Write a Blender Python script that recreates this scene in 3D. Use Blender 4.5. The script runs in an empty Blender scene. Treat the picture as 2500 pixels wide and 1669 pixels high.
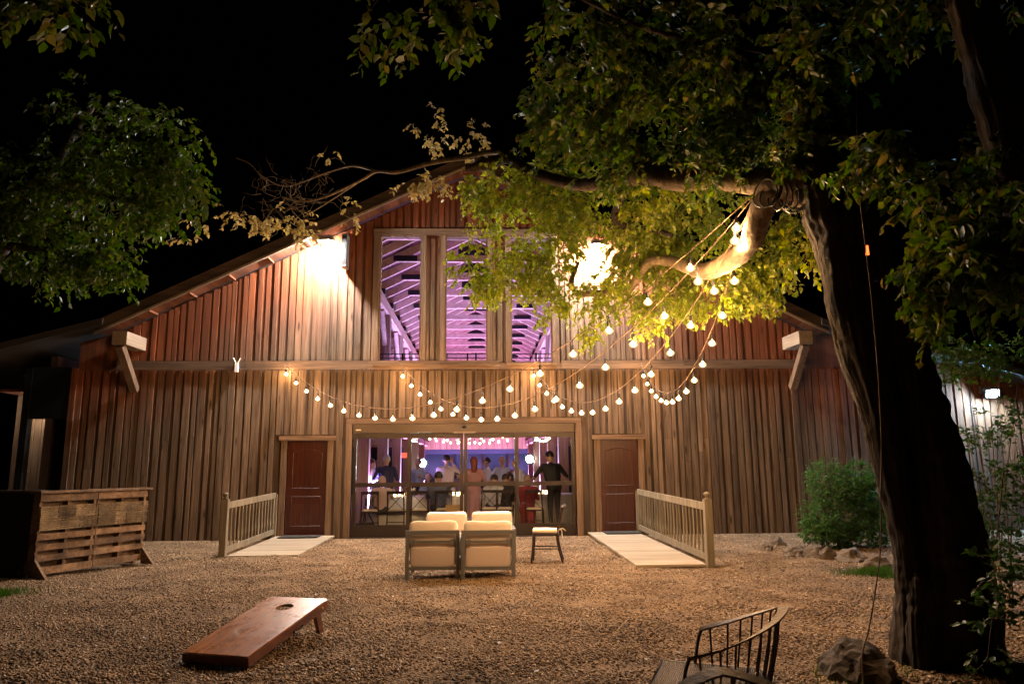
import bpy, bmesh, math, random
import numpy as np
from mathutils import Vector, Matrix, Quaternion, noise
random.seed(7); rng = np.random.default_rng(7)
R = math.radians
sc = bpy.context.scene
COL = sc.collection

# ------------------------------------------------------------------ camera
F = 1736.0; PITCH = 9.9; YAW = 2.5; ROLL = 0.5; EYE = 1.5; YW = 15.9      # YW: the plane of the barn front
cam_d = bpy.data.cameras.new('camera'); cam = bpy.data.objects.new('camera', cam_d); COL.objects.link(cam)
CR = Matrix.Rotation(-R(YAW), 3, 'Z') @ Matrix.Rotation(R(90 + PITCH), 3, 'X') @ Matrix.Rotation(-R(ROLL), 3, 'Z')
cam.matrix_world = Matrix.Translation((0, 0, EYE)) @ CR.to_4x4()
cam_d.sensor_width = 36; cam_d.lens = F / 2500 * 36; cam_d.clip_start = 0.05; cam_d.clip_end = 500
sc.camera = cam

# ------------------------------------------------------------------ night sky, exposure
w = bpy.data.worlds.new('World'); sc.world = w; w.use_nodes = True
wn = w.node_tree; bg = wn.nodes['Background']
sky = wn.nodes.new('ShaderNodeTexSky'); sky.sky_type = 'NISHITA'; sky.sun_disc = False
sky.sun_elevation = R(-4); sky.sun_rotation = R(200)
wn.links.new(sky.outputs['Color'], bg.inputs['Color']); bg.inputs['Strength'].default_value = 0.004
sc.view_settings.view_transform = 'Standard'; sc.view_settings.look = 'None'
sc.view_settings.exposure = 0.15; sc.view_settings.gamma = 1.0; sc.view_settings.use_curve_mapping = False
sc.cycles.use_denoising = True
sc.cycles.max_bounces = 6; sc.cycles.diffuse_bounces = 2; sc.cycles.transparent_max_bounces = 12; sc.cycles.sample_clamp_indirect = 6
sc.cycles.use_light_tree = True

def ray(px, py):
    return CR @ Vector(((px - 1250) / F, -(py - 834.5) / F, -1))
def at(px, py, Y):                       # the point seen at a photo pixel, Y metres out
    d = ray(px, py); return Vector((0, 0, EYE)) + d * (Y / d.y)
def gnd(px, py, z=0.0):
    d = ray(px, py); return Vector((0, 0, EYE)) + d * ((z - EYE) / d.z)
def proj(p):
    q = CR.transposed() @ (Vector(p) - Vector((0, 0, EYE)))
    if q.z > -0.05: return None
    return 1250 + F * q.x / -q.z, 834.5 - F * q.y / -q.z, -q.z

# ------------------------------------------------------------------ helpers
def tag(o, label=None, cat=None, group=None, kind=None):
    if label: o['label'] = label
    if cat: o['category'] = cat
    if group: o['group'] = group
    if kind: o['kind'] = kind
    return o
def empty(name, loc=(0, 0, 0), rz=0.0, parent=None):
    o = bpy.data.objects.new(name, None); COL.objects.link(o); o.location = loc; o.rotation_euler = (0, 0, rz)
    o.empty_display_size = 0.1
    if parent: o.parent = parent
    return o
def link(name, me, mat=None, parent=None, loc=None, smooth=False):
    if mat and not me.materials: me.materials.append(mat)
    o = bpy.data.objects.new(name, me); COL.objects.link(o)
    if parent: o.parent = parent
    if loc is not None: o.location = loc
    if smooth:
        me.polygons.foreach_set('use_smooth', [True] * len(me.polygons))
    return o
class MB:
    def __init__(s): s.v = []; s.f = []
    def add(s, vs, fs):
        n = len(s.v); s.v += [tuple(v) for v in vs]; s.f += [tuple(i + n for i in f) for f in fs]; return s
    def box(s, x0, x1, y0, y1, z0, z1, M=None):
        vs = [Vector((x, y, z)) for z in (z0, z1) for y in (y0, y1) for x in (x0, x1)]
        if M is not None: vs = [M @ v for v in vs]
        return s.add(vs, [(0, 2, 3, 1), (4, 5, 7, 6), (0, 1, 5, 4), (2, 6, 7, 3), (0, 4, 6, 2), (1, 3, 7, 5)])
    def bar(s, a, b, w, h, up=(0, 0, 1)):              # square bar from a to b
        a = Vector(a); b = Vector(b); d = (b - a); L = d.length; d.normalize()
        u = Vector(up)
        if abs(d.dot(u)) > 0.98: u = Vector((0, 1, 0))
        x = d.cross(u).normalized(); z = x.cross(d)
        vs = []
        for t in (a, b):
            for i, j in ((-1, -1), (1, -1), (1, 1), (-1, 1)): vs.append(t + x * (i * w / 2) + z * (j * h / 2))
        return s.add(vs, [(0, 1, 2, 3), (7, 6, 5, 4), (0, 4, 5, 1), (1, 5, 6, 2), (2, 6, 7, 3), (3, 7, 4, 0)])
    def tube(s, pts, rad, n=8, cap=True, wob=0.0, ridge=0.0):
        pts = [Vector(p) for p in pts]; m = len(pts)
        if not hasattr(rad, '__len__'): rad = [rad] * m
        prev = None; rings = []
        for i, p in enumerate(pts):
            d = (pts[min(i + 1, m - 1)] - pts[max(i - 1, 0)]).normalized()
            if prev is None:
                u = Vector((0, 0, 1)) if abs(d.z) < 0.9 else Vector((1, 0, 0)); x = d.cross(u).normalized()
            else:
                x = (prev - d * prev.dot(d)).normalized()
            prev = x; y = d.cross(x); ring = []
            for k in range(n):
                a = 2 * math.pi * k / n; r = rad[i]
                v = p + (x * math.cos(a) + y * math.sin(a)) * r
                if wob: v = p + (v - p) * (1 + wob * noise.noise(v * (1.1 / max(r, .03))) + 0.5 * wob * noise.noise(Vector((v.x * 3 / max(r, .05), v.y * 3 / max(r, .05), v.z * .8))))
                if ridge: v = v + (v - p) * ridge * (abs(noise.noise(Vector((math.cos(a) * 6, math.sin(a) * 6, p.z * .7)))) * 1.8 + .35 * noise.noise(v * 17) - .35)
                ring.append(v)
            rings.append(ring)
        vs = [v for r_ in rings for v in r_]
        fs = [(i * n + k, i * n + (k + 1) % n, (i + 1) * n + (k + 1) % n, (i + 1) * n + k) for i in range(m - 1) for k in range(n)]
        if cap: fs += [tuple(range(n))[::-1], tuple((m - 1) * n + k for k in range(n))]
        return s.add(vs, fs)
    def lathe(s, prof, n=16, c=(0, 0, 0), rip=0.0, nr=12):
        c = Vector(c); vs = []
        for r_, z in prof:
            for k in range(n):
                a = 2 * math.pi * k / n; rr = r_ * (1 + (rip * math.sin(a * nr) * max(0, 1 - z) if rip else 0))
                vs.append(c + Vector((rr * math.cos(a), rr * math.sin(a), z)))
        m = len(prof)
        fs = [(i * n + k, i * n + (k + 1) % n, (i + 1) * n + (k + 1) % n, (i + 1) * n + k) for i in range(m - 1) for k in range(n)]
        fs += [tuple(range(n))[::-1], tuple((m - 1) * n + k for k in range(n))]
        return s.add(vs, fs)
    def prism(s, pts2, y0, y1):                         # x,z outline pulled along y
        n = len(pts2)
        vs = [(x, y0, z) for x, z in pts2] + [(x, y1, z) for x, z in pts2]
        fs = [tuple(range(n)), tuple(range(2 * n - 1, n - 1, -1))] + [(i, i + n, (i + 1) % n + n, (i + 1) % n) for i in range(n)]
        return s.add(vs, fs)
    def mesh(s, name):
        me = bpy.data.meshes.new(name); me.from_pydata(s.v, [], s.f)
        bm = bmesh.new(); bm.from_mesh(me); bmesh.ops.recalc_face_normals(bm, faces=bm.faces); bm.to_mesh(me); bm.free()
        me.update(); return me
    def build(s, name, mat=None, parent=None, loc=None, smooth=False):
        return link(name, s.mesh(name), mat, parent, loc, smooth)
def boxo(name, mat, parent, *a, M=None): return MB().box(*a, M=M).build(name, mat, parent)
def spline(pts, n=8):                                   # Catmull-Rom through 3-D (or n-D) points
    P_ = np.array([list(p) for p in pts], float); P_ = np.vstack([2 * P_[0] - P_[1], P_, 2 * P_[-1] - P_[-2]]); out = []
    for i in range(1, len(P_) - 2):
        for t in np.linspace(0, 1, n, endpoint=False):
            a, b, c, d = P_[i - 1:i + 3]
            out.append(.5 * ((2 * b) + (-a + c) * t + (2 * a - 5 * b + 4 * c - d) * t * t + (-a + 3 * b - 3 * c + d) * t ** 3))
    out.append(P_[-2]); return np.array(out)
def bigmesh(name, V, Fc, mat, parent=None):             # V (n,3), Fc (m,k) numpy
    me = bpy.data.meshes.new(name); k = Fc.shape[1]
    me.vertices.add(len(V)); me.vertices.foreach_set('co', V.astype(np.float32).ravel())
    me.loops.add(Fc.size); me.loops.foreach_set('vertex_index', Fc.astype(np.int32).ravel())
    me.polygons.add(len(Fc)); me.polygons.foreach_set('loop_start', np.arange(0, Fc.size, k, dtype=np.int32))
    me.update(calc_edges=True); me.validate()
    return link(name, me, mat, parent)

# ------------------------------------------------------------------ materials
def newmat(name):
    m = bpy.data.materials.new(name); m.use_nodes = True
    return m, m.node_tree.nodes, m.node_tree.links, m.node_tree.nodes['Principled BSDF']
def plain(name, col, rough=0.6, metal=0.0, var=0.15, nscale=20, bump=0.0, spec=0.5):
    m, n, l, b = newmat(name)
    b.inputs['Roughness'].default_value = rough; b.inputs['Metallic'].default_value = metal
    b.inputs['Specular IOR Level'].default_value = spec
    tc = n.new('ShaderNodeNewGeometry'); nz = n.new('ShaderNodeTexNoise'); nz.inputs['Scale'].default_value = nscale; nz.inputs['Detail'].default_value = 4
    l.new(tc.outputs['Position'], nz.inputs['Vector'])
    mx = n.new('ShaderNodeMix'); mx.data_type = 'RGBA'
    mx.inputs['A'].default_value = (*[c * (1 - var) for c in col], 1); mx.inputs['B'].default_value = (*[min(1, c * (1 + var)) for c in col], 1)
    l.new(nz.outputs['Fac'], mx.inputs['Factor']); l.new(mx.outputs['Result'], b.inputs['Base Color'])
    if bump:
        bp = n.new('ShaderNodeBump'); bp.inputs['Strength'].default_value = bump; bp.inputs['Distance'].default_value = 0.02
        l.new(nz.outputs['Fac'], bp.inputs['Height']); l.new(bp.outputs['Normal'], b.inputs['Normal'])
    return m
def wood(name, dark, mid, light, axis='z', rough=0.85, grain=28, objrand=0.9, high=None, bump=0.35, streak=0.5, spec=0.3, bdist=.006):
    m, n, l, b = newmat(name); b.inputs['Roughness'].default_value = rough; b.inputs['Specular IOR Level'].default_value = spec
    g = n.new('ShaderNodeNewGeometry'); oi = n.new('ShaderNodeObjectInfo')
    mp = n.new('ShaderNodeVectorMath'); mp.operation = 'MULTIPLY'
    sc_ = {'z': (grain, grain, 1.3), 'x': (1.3, grain, grain), 'y': (grain, 1.3, grain)}[axis]; mp.inputs[1].default_value = sc_
    l.new(g.outputs['Position'], mp.inputs[0])
    off = n.new('ShaderNodeVectorMath'); off.operation = 'SCALE'; off.inputs[0].default_value = (37, 17, 53); l.new(oi.outputs['Random'], off.inputs['Scale'])
    ad = n.new('ShaderNodeVectorMath'); ad.operation = 'ADD'; l.new(mp.outputs[0], ad.inputs[0]); l.new(off.outputs[0], ad.inputs[1])
    nz = n.new('ShaderNodeTexNoise'); nz.inputs['Scale'].default_value = 1.0; nz.inputs['Detail'].default_value = 6; nz.inputs['Roughness'].default_value = 0.65
    nz.inputs['Distortion'].default_value = 0.4
    l.new(ad.outputs[0], nz.inputs['Vector'])
    cr = n.new('ShaderNodeValToRGB'); e = cr.color_ramp.elements
    e[0].position = 0.28; e[0].color = (*dark, 1); e[1].position = 0.72; e[1].color = (*light, 1)
    x = e.new(0.5); x.color = (*mid, 1)
    l.new(nz.outputs['Fac'], cr.inputs['Fac']); colr = cr.outputs['Color']
    if high:                                            # boards sheltered under the roof keep their red-brown colour
        sx = n.new('ShaderNodeSeparateXYZ'); l.new(g.outputs['Position'], sx.inputs[0])
        n2 = n.new('ShaderNodeTexNoise'); n2.inputs['Scale'].default_value = 0.9; l.new(g.outputs['Position'], n2.inputs['Vector'])
        a2 = n.new('ShaderNodeMath'); a2.operation = 'MULTIPLY_ADD'; a2.inputs[1].default_value = 1.6; l.new(n2.outputs['Fac'], a2.inputs[0]); 
        # height below the roof line: z + 0.48*|x+0.25|
        ax = n.new('ShaderNodeMath'); ax.operation = 'ADD'; ax.inputs[1].default_value = 0.25; l.new(sx.outputs['X'], ax.inputs[0])
        ab = n.new('ShaderNodeMath'); ab.operation = 'ABSOLUTE'; l.new(ax.outputs[0], ab.inputs[0])
        rl = n.new('ShaderNodeMath'); rl.operation = 'MULTIPLY_ADD'; rl.inputs[1].default_value = 0.481; l.new(ab.outputs[0], rl.inputs[0]); l.new(sx.outputs['Z'], rl.inputs[2])
        l.new(rl.outputs[0], a2.inputs[2])
        mr = n.new('ShaderNodeMapRange'); mr.inputs['From Min'].default_value = 6.4; mr.inputs['From Max'].default_value = 8.4
        l.new(a2.outputs[0], mr.inputs['Value'])
        mu = n.new('ShaderNodeMix'); mu.data_type = 'RGBA'; mu.blend_type = 'MIX'
        cr2 = n.new('ShaderNodeValToRGB'); e2 = cr2.color_ramp.elements
        e2[0].position = 0.28; e2[0].color = (*[c * .55 for c in high], 1); e2[1].position = 0.72; e2[1].color = (*[c * 1.3 for c in high], 1)
        l.new(nz.outputs['Fac'], cr2.inputs['Fac'])
        l.new(mr.outputs[0], mu.inputs['Factor']); l.new(colr, mu.inputs['A']); l.new(cr2.outputs['Color'], mu.inputs['B']); colr = mu.outputs['Result']
    if high:                                            # knots
        kv = n.new('ShaderNodeVectorMath'); kv.operation = 'MULTIPLY'; kv.inputs[1].default_value = (9, 9, 2.2); l.new(g.outputs['Position'], kv.inputs[0])
        ka = n.new('ShaderNodeVectorMath'); ka.operation = 'ADD'; l.new(kv.outputs[0], ka.inputs[0]); l.new(off.outputs[0], ka.inputs[1])
        vo = n.new('ShaderNodeTexVoronoi'); vo.inputs['Scale'].default_value = .55; l.new(ka.outputs[0], vo.inputs['Vector'])
        km = n.new('ShaderNodeMapRange'); km.inputs['From Min'].default_value = .05; km.inputs['From Max'].default_value = .17; km.inputs['To Min'].default_value = .3; l.new(vo.outputs['Distance'], km.inputs['Value'])
        ks = n.new('ShaderNodeVectorMath'); ks.operation = 'SCALE'; l.new(colr, ks.inputs[0]); l.new(km.outputs[0], ks.inputs['Scale']); colr = ks.outputs[0]
    # large weathering streaks and a tone of its own for every board
    ms = n.new('ShaderNodeVectorMath'); ms.operation = 'MULTIPLY'; ms.inputs[1].default_value = {'z': (5, 5, .35), 'x': (.35, 5, 5), 'y': (5, .35, 5)}[axis]
    l.new(g.outputs['Position'], ms.inputs[0])
    ns = n.new('ShaderNodeTexNoise'); ns.inputs['Scale'].default_value = 1; ns.inputs['Detail'].default_value = 3; l.new(ms.outputs[0], ns.inputs['Vector'])
    t1 = n.new('ShaderNodeMapRange'); t1.inputs['From Min'].default_value = .3; t1.inputs['From Max'].default_value = .7
    t1.inputs['To Min'].default_value = 1 - streak; t1.inputs['To Max'].default_value = 1 + streak * .5; l.new(ns.outputs['Fac'], t1.inputs['Value'])
    t2 = n.new('ShaderNodeMapRange'); t2.inputs['To Min'].default_value = 1 - objrand * .45; t2.inputs['To Max'].default_value = 1 + objrand * .35; l.new(oi.outputs['Random'], t2.inputs['Value'])
    tm = n.new('ShaderNodeMath'); tm.operation = 'MULTIPLY'; l.new(t1.outputs[0], tm.inputs[0]); l.new(t2.outputs[0], tm.inputs[1])
    sv = n.new('ShaderNodeVectorMath'); sv.operation = 'SCALE'; l.new(colr, sv.inputs[0]); l.new(tm.outputs[0], sv.inputs['Scale'])
    l.new(sv.outputs[0], b.inputs['Base Color'])
    bp = n.new('ShaderNodeBump'); bp.inputs['Strength'].default_value = bump; bp.inputs['Distance'].default_value = bdist
    l.new(nz.outputs['Fac'], bp.inputs['Height']); l.new(bp.outputs['Normal'], b.inputs['Normal'])
    return m
def emit(name, col, s):
    m, n, l, b = newmat(name); n.remove(b); e = n.new('ShaderNodeEmission'); e.inputs['Color'].default_value = (*col, 1); e.inputs['Strength'].default_value = s
    l.new(e.outputs[0], n['Material Output'].inputs['Surface']); return m
def glass_pane(name, refl=0.06, tint=(0.93, 0.95, 0.95)):
    m, n, l, b = newmat(name); n.remove(b)
    t = n.new('ShaderNodeBsdfTransparent'); t.inputs['Color'].default_value = (*tint, 1)
    g = n.new('ShaderNodeBsdfGlossy'); g.inputs['Roughness'].default_value = 0.02
    lw = n.new('ShaderNodeLayerWeight'); lw.inputs['Blend'].default_value = 0.25
    mr = n.new('ShaderNodeMapRange'); mr.inputs['To Min'].default_value = refl; mr.inputs['To Max'].default_value = 0.7; l.new(lw.outputs['Fresnel'], mr.inputs['Value'])
    mx = n.new('ShaderNodeMixShader'); l.new(mr.outputs[0], mx.inputs[0]); l.new(t.outputs[0], mx.inputs[1]); l.new(g.outputs[0], mx.inputs[2])
    l.new(mx.outputs[0], n['Material Output'].inputs['Surface']); return m
def leafmat(name, c1, c2, c3, trans=0.45, rough=0.45):
    m, n, l, b = newmat(name); n.remove(b)
    g = n.new('ShaderNodeNewGeometry'); oi = n.new('ShaderNodeObjectInfo')
    ad = n.new('ShaderNodeMath'); ad.operation = 'ADD'; l.new(g.outputs['Random Per Island'], ad.inputs[0]); l.new(oi.outputs['Random'], ad.inputs[1])
    fr = n.new('ShaderNodeMath'); fr.operation = 'FRACT'; l.new(ad.outputs[0], fr.inputs[0])
    cr = n.new('ShaderNodeValToRGB'); e = cr.color_ramp.elements
    e[0].color = (*c1, 1); e[1].color = (*c3, 1); x = e.new(.55); x.color = (*c2, 1); y = e.new(.86); y.color = (*[(a + b_) / 2 for a, b_ in zip(c2, c3)], 1)
    l.new(fr.outputs[0], cr.inputs['Fac'])
    d = n.new('ShaderNodeBsdfPrincipled'); d.inputs['Roughness'].default_value = rough; d.inputs['Specular IOR Level'].default_value = .35; l.new(cr.outputs['Color'], d.inputs['Base Color'])
    t = n.new('ShaderNodeBsdfTranslucent'); hs = n.new('ShaderNodeHueSaturation'); hs.inputs['Saturation'].default_value = 1.15; hs.inputs['Value'].default_value = 1.5; hs.inputs['Hue'].default_value = .49
    l.new(cr.outputs['Color'], hs.inputs['Color']); l.new(hs.outputs['Color'], t.inputs['Color'])
    mx = n.new('ShaderNodeMixShader'); mx.inputs[0].default_value = trans; l.new(d.outputs[0], mx.inputs[1]); l.new(t.outputs[0], mx.inputs[2])
    l.new(mx.outputs[0], n['Material Output'].inputs['Surface']); return m

M = {}
M['siding'] = wood('siding', (.062, .038, .025), (.15, .100, .067), (.225, .158, .110), high=(.19, .054, .019), objrand=.5, streak=.42)
M['backing'] = wood('backing_boards', (.035, .021, .014), (.085, .053, .034), (.14, .09, .06), high=(.13, .04, .015), objrand=.5, streak=.6)
M['trim'] = wood('weathered_trim', (.08, .047, .03), (.155, .096, .06), (.22, .145, .095), objrand=.4, streak=.4)
M['trim_x'] = wood('weathered_trim_level', (.07, .042, .026), (.145, .09, .056), (.21, .135, .088), axis='x', objrand=.4, streak=.4)
M['palebeam'] = wood('pale_beam', (.20, .145, .10), (.29, .215, .155), (.36, .28, .21), axis='y', objrand=.3, streak=.2)
M['roofing'] = plain('roofing', (.035, .03, .028), .8, bump=.4, nscale=8)
M['fascia'] = wood('fascia', (.035, .022, .015), (.07, .045, .03), (.10, .067, .045), axis='x', objrand=.2)
M['soffit'] = wood('soffit', (.07, .023, .010), (.12, .040, .017), (.17, .06, .026), axis='y', objrand=.3)
M['interior'] = wood('interior_pine', (.32, .19, .12), (.48, .31, .21), (.6, .42, .3), axis='y', objrand=.3, streak=.25)
M['interior_z'] = wood('interior_boards', (.26, .15, .10), (.42, .27, .18), (.55, .38, .27), axis='z', objrand=.6, streak=.3)
M['ceil'] = wood('ceiling_planks', (.11, .032, .036), (.19, .06, .066), (.26, .09, .095), axis='y', objrand=.5, streak=.3)
M['aisle'] = plain('aisle_wall', (.06, .04, .035), .9)
M['steel'] = plain('black_steel', (.012, .012, .013), .5, .6)
M['frame'] = plain('bronze_frame', (.035, .024, .018), .42, .5, var=.1)
M['header'] = plain('bronze_header', (.075, .052, .038), .45, .4, var=.1)
M['glass'] = glass_pane('window_glass', .015)
M['doorwood'] = wood('mahogany_door', (.024, .006, .003), (.052, .012, .006), (.082, .02, .009), rough=.38, grain=40, objrand=.1, streak=.25, bump=.1, spec=.5)
M['brass'] = plain('brass', (.7, .55, .3), .3, 1.0)
M['deck'] = wood('ramp_deck', (.24, .19, .135), (.33, .27, .20), (.42, .35, .27), axis='x', objrand=.4, streak=.2)
M['rail'] = wood('rail_wood', (.125, .105, .073), (.205, .172, .122), (.275, .235, .175), axis='z', objrand=.25, streak=.3)
M['mat'] = plain('rubber_mat', (.022, .022, .021), .9, bump=.6, nscale=90)
M['pallet'] = wood('pallet_wood', (.10, .058, .032), (.19, .115, .065), (.27, .175, .105), axis='x', objrand=.9, streak=.5)
M['shingle'] = wood('rough_shingle', (.07, .045, .024), (.19, .13, .07), (.33, .24, .14), axis='x', objrand=1.0, grain=45, bump=1.0, streak=.6)
M['cushion'] = plain('cream_cushion', (.78, .66, .57), .9, var=.06, nscale=9, bump=.15)
M['panel'] = plain('taupe_fabric', (.62, .51, .47), .92, var=.06, nscale=30, bump=.1)
M['greymetal'] = plain('grey_metal', (.17, .172, .175), .5, .2, var=.08)
M['darkwood'] = plain('dark_walnut', (.03, .014, .008), .35, var=.3, nscale=14)
M['white'] = plain('white_cloth', (.75, .72, .7), .85, var=.04)
M['ivory'] = plain('ivory_cushion', (.78, .7, .56), .85, var=.04)
M['corntop'] = None
M['iron'] = plain('rusty_iron', (.055, .032, .022), .55, .5, var=.4, nscale=60, bump=.2)
M['bark'] = wood('bark', (.009, .006, .004), (.028, .018, .012), (.065, .045, .029), grain=11, bump=1.0, objrand=.1, streak=.6, bdist=.035)
M['limb'] = wood('limb_bark', (.08, .055, .032), (.18, .127, .074), (.30, .225, .14), grain=18, bump=.9, objrand=.1, streak=.5, bdist=.015)
M['limb_shaded'] = wood('shaded_limb_bark', (.03, .02, .012), (.075, .052, .03), (.15, .108, .066), grain=18, bump=.9, objrand=.1, streak=.5, bdist=.015)  # limb bark darkened to stand for the shade on the upper limb
M['twig'] = plain('twig', (.07, .042, .025), .8, var=.3)
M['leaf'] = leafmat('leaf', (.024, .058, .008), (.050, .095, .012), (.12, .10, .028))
M['leaf_lit'] = leafmat('leaf_bulb_lit', (.11, .165, .018), (.19, .235, .030), (.29, .27, .06))  # same tree's leaves, coloured brighter and yellower for the bulb light
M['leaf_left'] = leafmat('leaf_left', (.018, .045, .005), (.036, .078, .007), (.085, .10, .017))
M['leaf_yel'] = leafmat('leaf_yellow', (.19, .15, .045), (.28, .21, .075), (.34, .25, .12))
M['leaf_bush'] = leafmat('leaf_bush', (.03, .085, .016), (.05, .125, .026), (.08, .16, .04))
M['stone'] = plain('border_stone', (.125, .095, .07), .9, var=.45, nscale=7, bump=.7)
M['rock'] = plain('dark_rock', (.07, .052, .038), .95, var=.5, nscale=9, bump=.8)
M['black'] = plain('black_rubber', (.012, .012, .012), .5)
M['housing'] = plain('lamp_housing', (.14, .13, .125), .5, .4)
M['leaf_dark'] = leafmat('leaf_dark', (.012, .035, .008), (.022, .055, .012), (.04, .07, .02))
M['grass'] = leafmat('grass_blade', (.02, .06, .008), (.035, .085, .012), (.07, .10, .025))
BULB = emit('bulb_core_glow', (1.0, .63, .33), 2100.0)
HALO_GLOBE, n, l, b = newmat('amber_halo_globe'); n.remove(b)  # oversized, self-glowing globe paints a bloom halo round the bulb core
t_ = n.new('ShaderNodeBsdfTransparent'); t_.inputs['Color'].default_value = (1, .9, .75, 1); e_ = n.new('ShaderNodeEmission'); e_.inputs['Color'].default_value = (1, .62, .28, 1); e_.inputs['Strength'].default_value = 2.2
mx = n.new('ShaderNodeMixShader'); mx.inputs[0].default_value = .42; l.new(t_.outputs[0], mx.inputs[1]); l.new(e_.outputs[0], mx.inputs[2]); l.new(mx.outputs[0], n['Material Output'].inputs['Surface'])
FLOOD = emit('flood_glow', (1.0, .94, .88), 6800.0)
BLUEF = emit('cool_flood_glow', (.26, .62, 1.0), 4200.0)
SPOTW = emit('stage_glow', (.80, .92, 1.0), 2500.0)
INB = emit('indoor_bulb_glow', (1.0, .62, .32), 22.0)
REDG = emit('red_glow', (1.0, .12, .02), 4.0)
EXITG = emit('exit_glow', (1.0, .08, .05), 2.5)
BLUEG = emit('blue_led', (.15, .3, 1.0), 6.0)
CANDLE = emit('candle_glow', (1.0, .6, .25), 14.0)

# ------------------------------------------------------------------ ground
mg, n, l, b = newmat('gravel_ground'); b.inputs['Roughness'].default_value = .95; b.inputs['Specular IOR Level'].default_value = .2
g = n.new('ShaderNodeNewGeometry')
v1 = n.new('ShaderNodeTexVoronoi'); v1.inputs['Scale'].default_value = 46; l.new(g.outputs['Position'], v1.inputs['Vector'])
n1 = n.new('ShaderNodeTexNoise'); n1.inputs['Scale'].default_value = 1.6; n1.inputs['Detail'].default_value = 6; l.new(g.outputs['Position'], n1.inputs['Vector'])
n2 = n.new('ShaderNodeTexNoise'); n2.inputs['Scale'].default_value = 60; n2.inputs['Detail'].default_value = 4; l.new(g.outputs['Position'], n2.inputs['Vector'])
mm = n.new('ShaderNodeMath'); mm.operation = 'MULTIPLY_ADD'; mm.inputs[1].default_value = .5; l.new(v1.outputs['Color'], mm.inputs[0]); l.new(n1.outputs['Fac'], mm.inputs[2])
cr = n.new('ShaderNodeValToRGB'); cr.color_ramp.elements[0].position = .35; cr.color_ramp.elements[0].color = (.07, .042, .024, 1); cr.color_ramp.elements[1].position = 1.0; cr.color_ramp.elements[1].color = (.34, .23, .138, 1)
l.new(mm.outputs[0], cr.inputs['Fac']); l.new(cr.outputs['Color'], b.inputs['Base Color'])
bp = n.new('ShaderNodeBump'); bp.inputs['Distance'].default_value = .03; bp.inputs['Strength'].default_value = 1.0
ma = n.new('ShaderNodeMath'); ma.operation = 'ADD'; l.new(v1.outputs['Distance'], ma.inputs[0]); l.new(n2.outputs['Fac'], ma.inputs[1]); l.new(ma.outputs[0], bp.inputs['Height']); l.new(bp.outputs['Normal'], b.inputs['Normal'])
M['ground'] = mg
def hgt(x, y):                                          # raked, trodden yard: a few centimetres of relief
    f = np.clip((y - 3) / 2, 0, 1) * np.clip((15.2 - y) / 1.5, 0, 1) * np.clip((9 - np.abs(x)) / 2, 0, 1)
    return f * (.022 * np.sin(x * 1.7 + 1.3 * np.sin(y * .9)) * np.sin(y * 1.9 + .8 * np.sin(x * 1.1 + 2)) + .016 * np.sin(x * 4.1 + 2 * np.sin(y * 1.7)) * np.sin(y * 5.3 + 1.5 * np.sin(x * 1.9)))
gx = np.concatenate([[-90, -50, -25, -14], np.arange(-10, 10.01, .12), [14, 25, 50, 90]]); gy = np.concatenate([[-20, -5, 0], np.arange(2.6, 15.6, .12), [16, 20, 40, 120]])
GX, GY = np.meshgrid(gx, gy); V = np.stack([GX.ravel(), GY.ravel(), hgt(GX, GY).ravel()], 1); nx = len(gx)
ii = (np.arange(len(gy) - 1)[:, None] * nx + np.arange(nx - 1)[None]).ravel(); Fc = np.stack([ii, ii + 1, ii + 1 + nx, ii + nx], 1)
o = bigmesh('ground', V, Fc, mg); o.data.polygons.foreach_set('use_smooth', [True] * len(Fc)); tag(o, kind='structure')

mp_, n, l, b = newmat('gravel_stones'); b.inputs['Roughness'].default_value = .8; b.inputs['Specular IOR Level'].default_value = .3
g = n.new('ShaderNodeNewGeometry'); cr = n.new('ShaderNodeValToRGB'); e = cr.color_ramp.elements
e[0].color = (.10, .06, .034, 1); e[1].color = (.62, .49, .35, 1); x = e.new(.5); x.color = (.245, .158, .09, 1); x = e.new(.88); x.color = (.37, .255, .155, 1)
l.new(g.outputs['Random Per Island'], cr.inputs['Fac'])
nl = n.new('ShaderNodeTexNoise'); nl.inputs['Scale'].default_value = 1.1; nl.inputs['Detail'].default_value = 5; nl.inputs['Distortion'].default_value = .8; l.new(g.outputs['Position'], nl.inputs['Vector'])
ml = n.new('ShaderNodeMapRange'); ml.inputs['From Min'].default_value = .32; ml.inputs['From Max'].default_value = .68; ml.inputs['To Min'].default_value = .55; ml.inputs['To Max'].default_value = 1.25; l.new(nl.outputs['Fac'], ml.inputs['Value'])
vl = n.new('ShaderNodeVectorMath'); vl.operation = 'SCALE'; l.new(cr.outputs['Color'], vl.inputs[0]); l.new(ml.outputs[0], vl.inputs['Scale']); l.new(vl.outputs[0], b.inputs['Base Color'])
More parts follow.
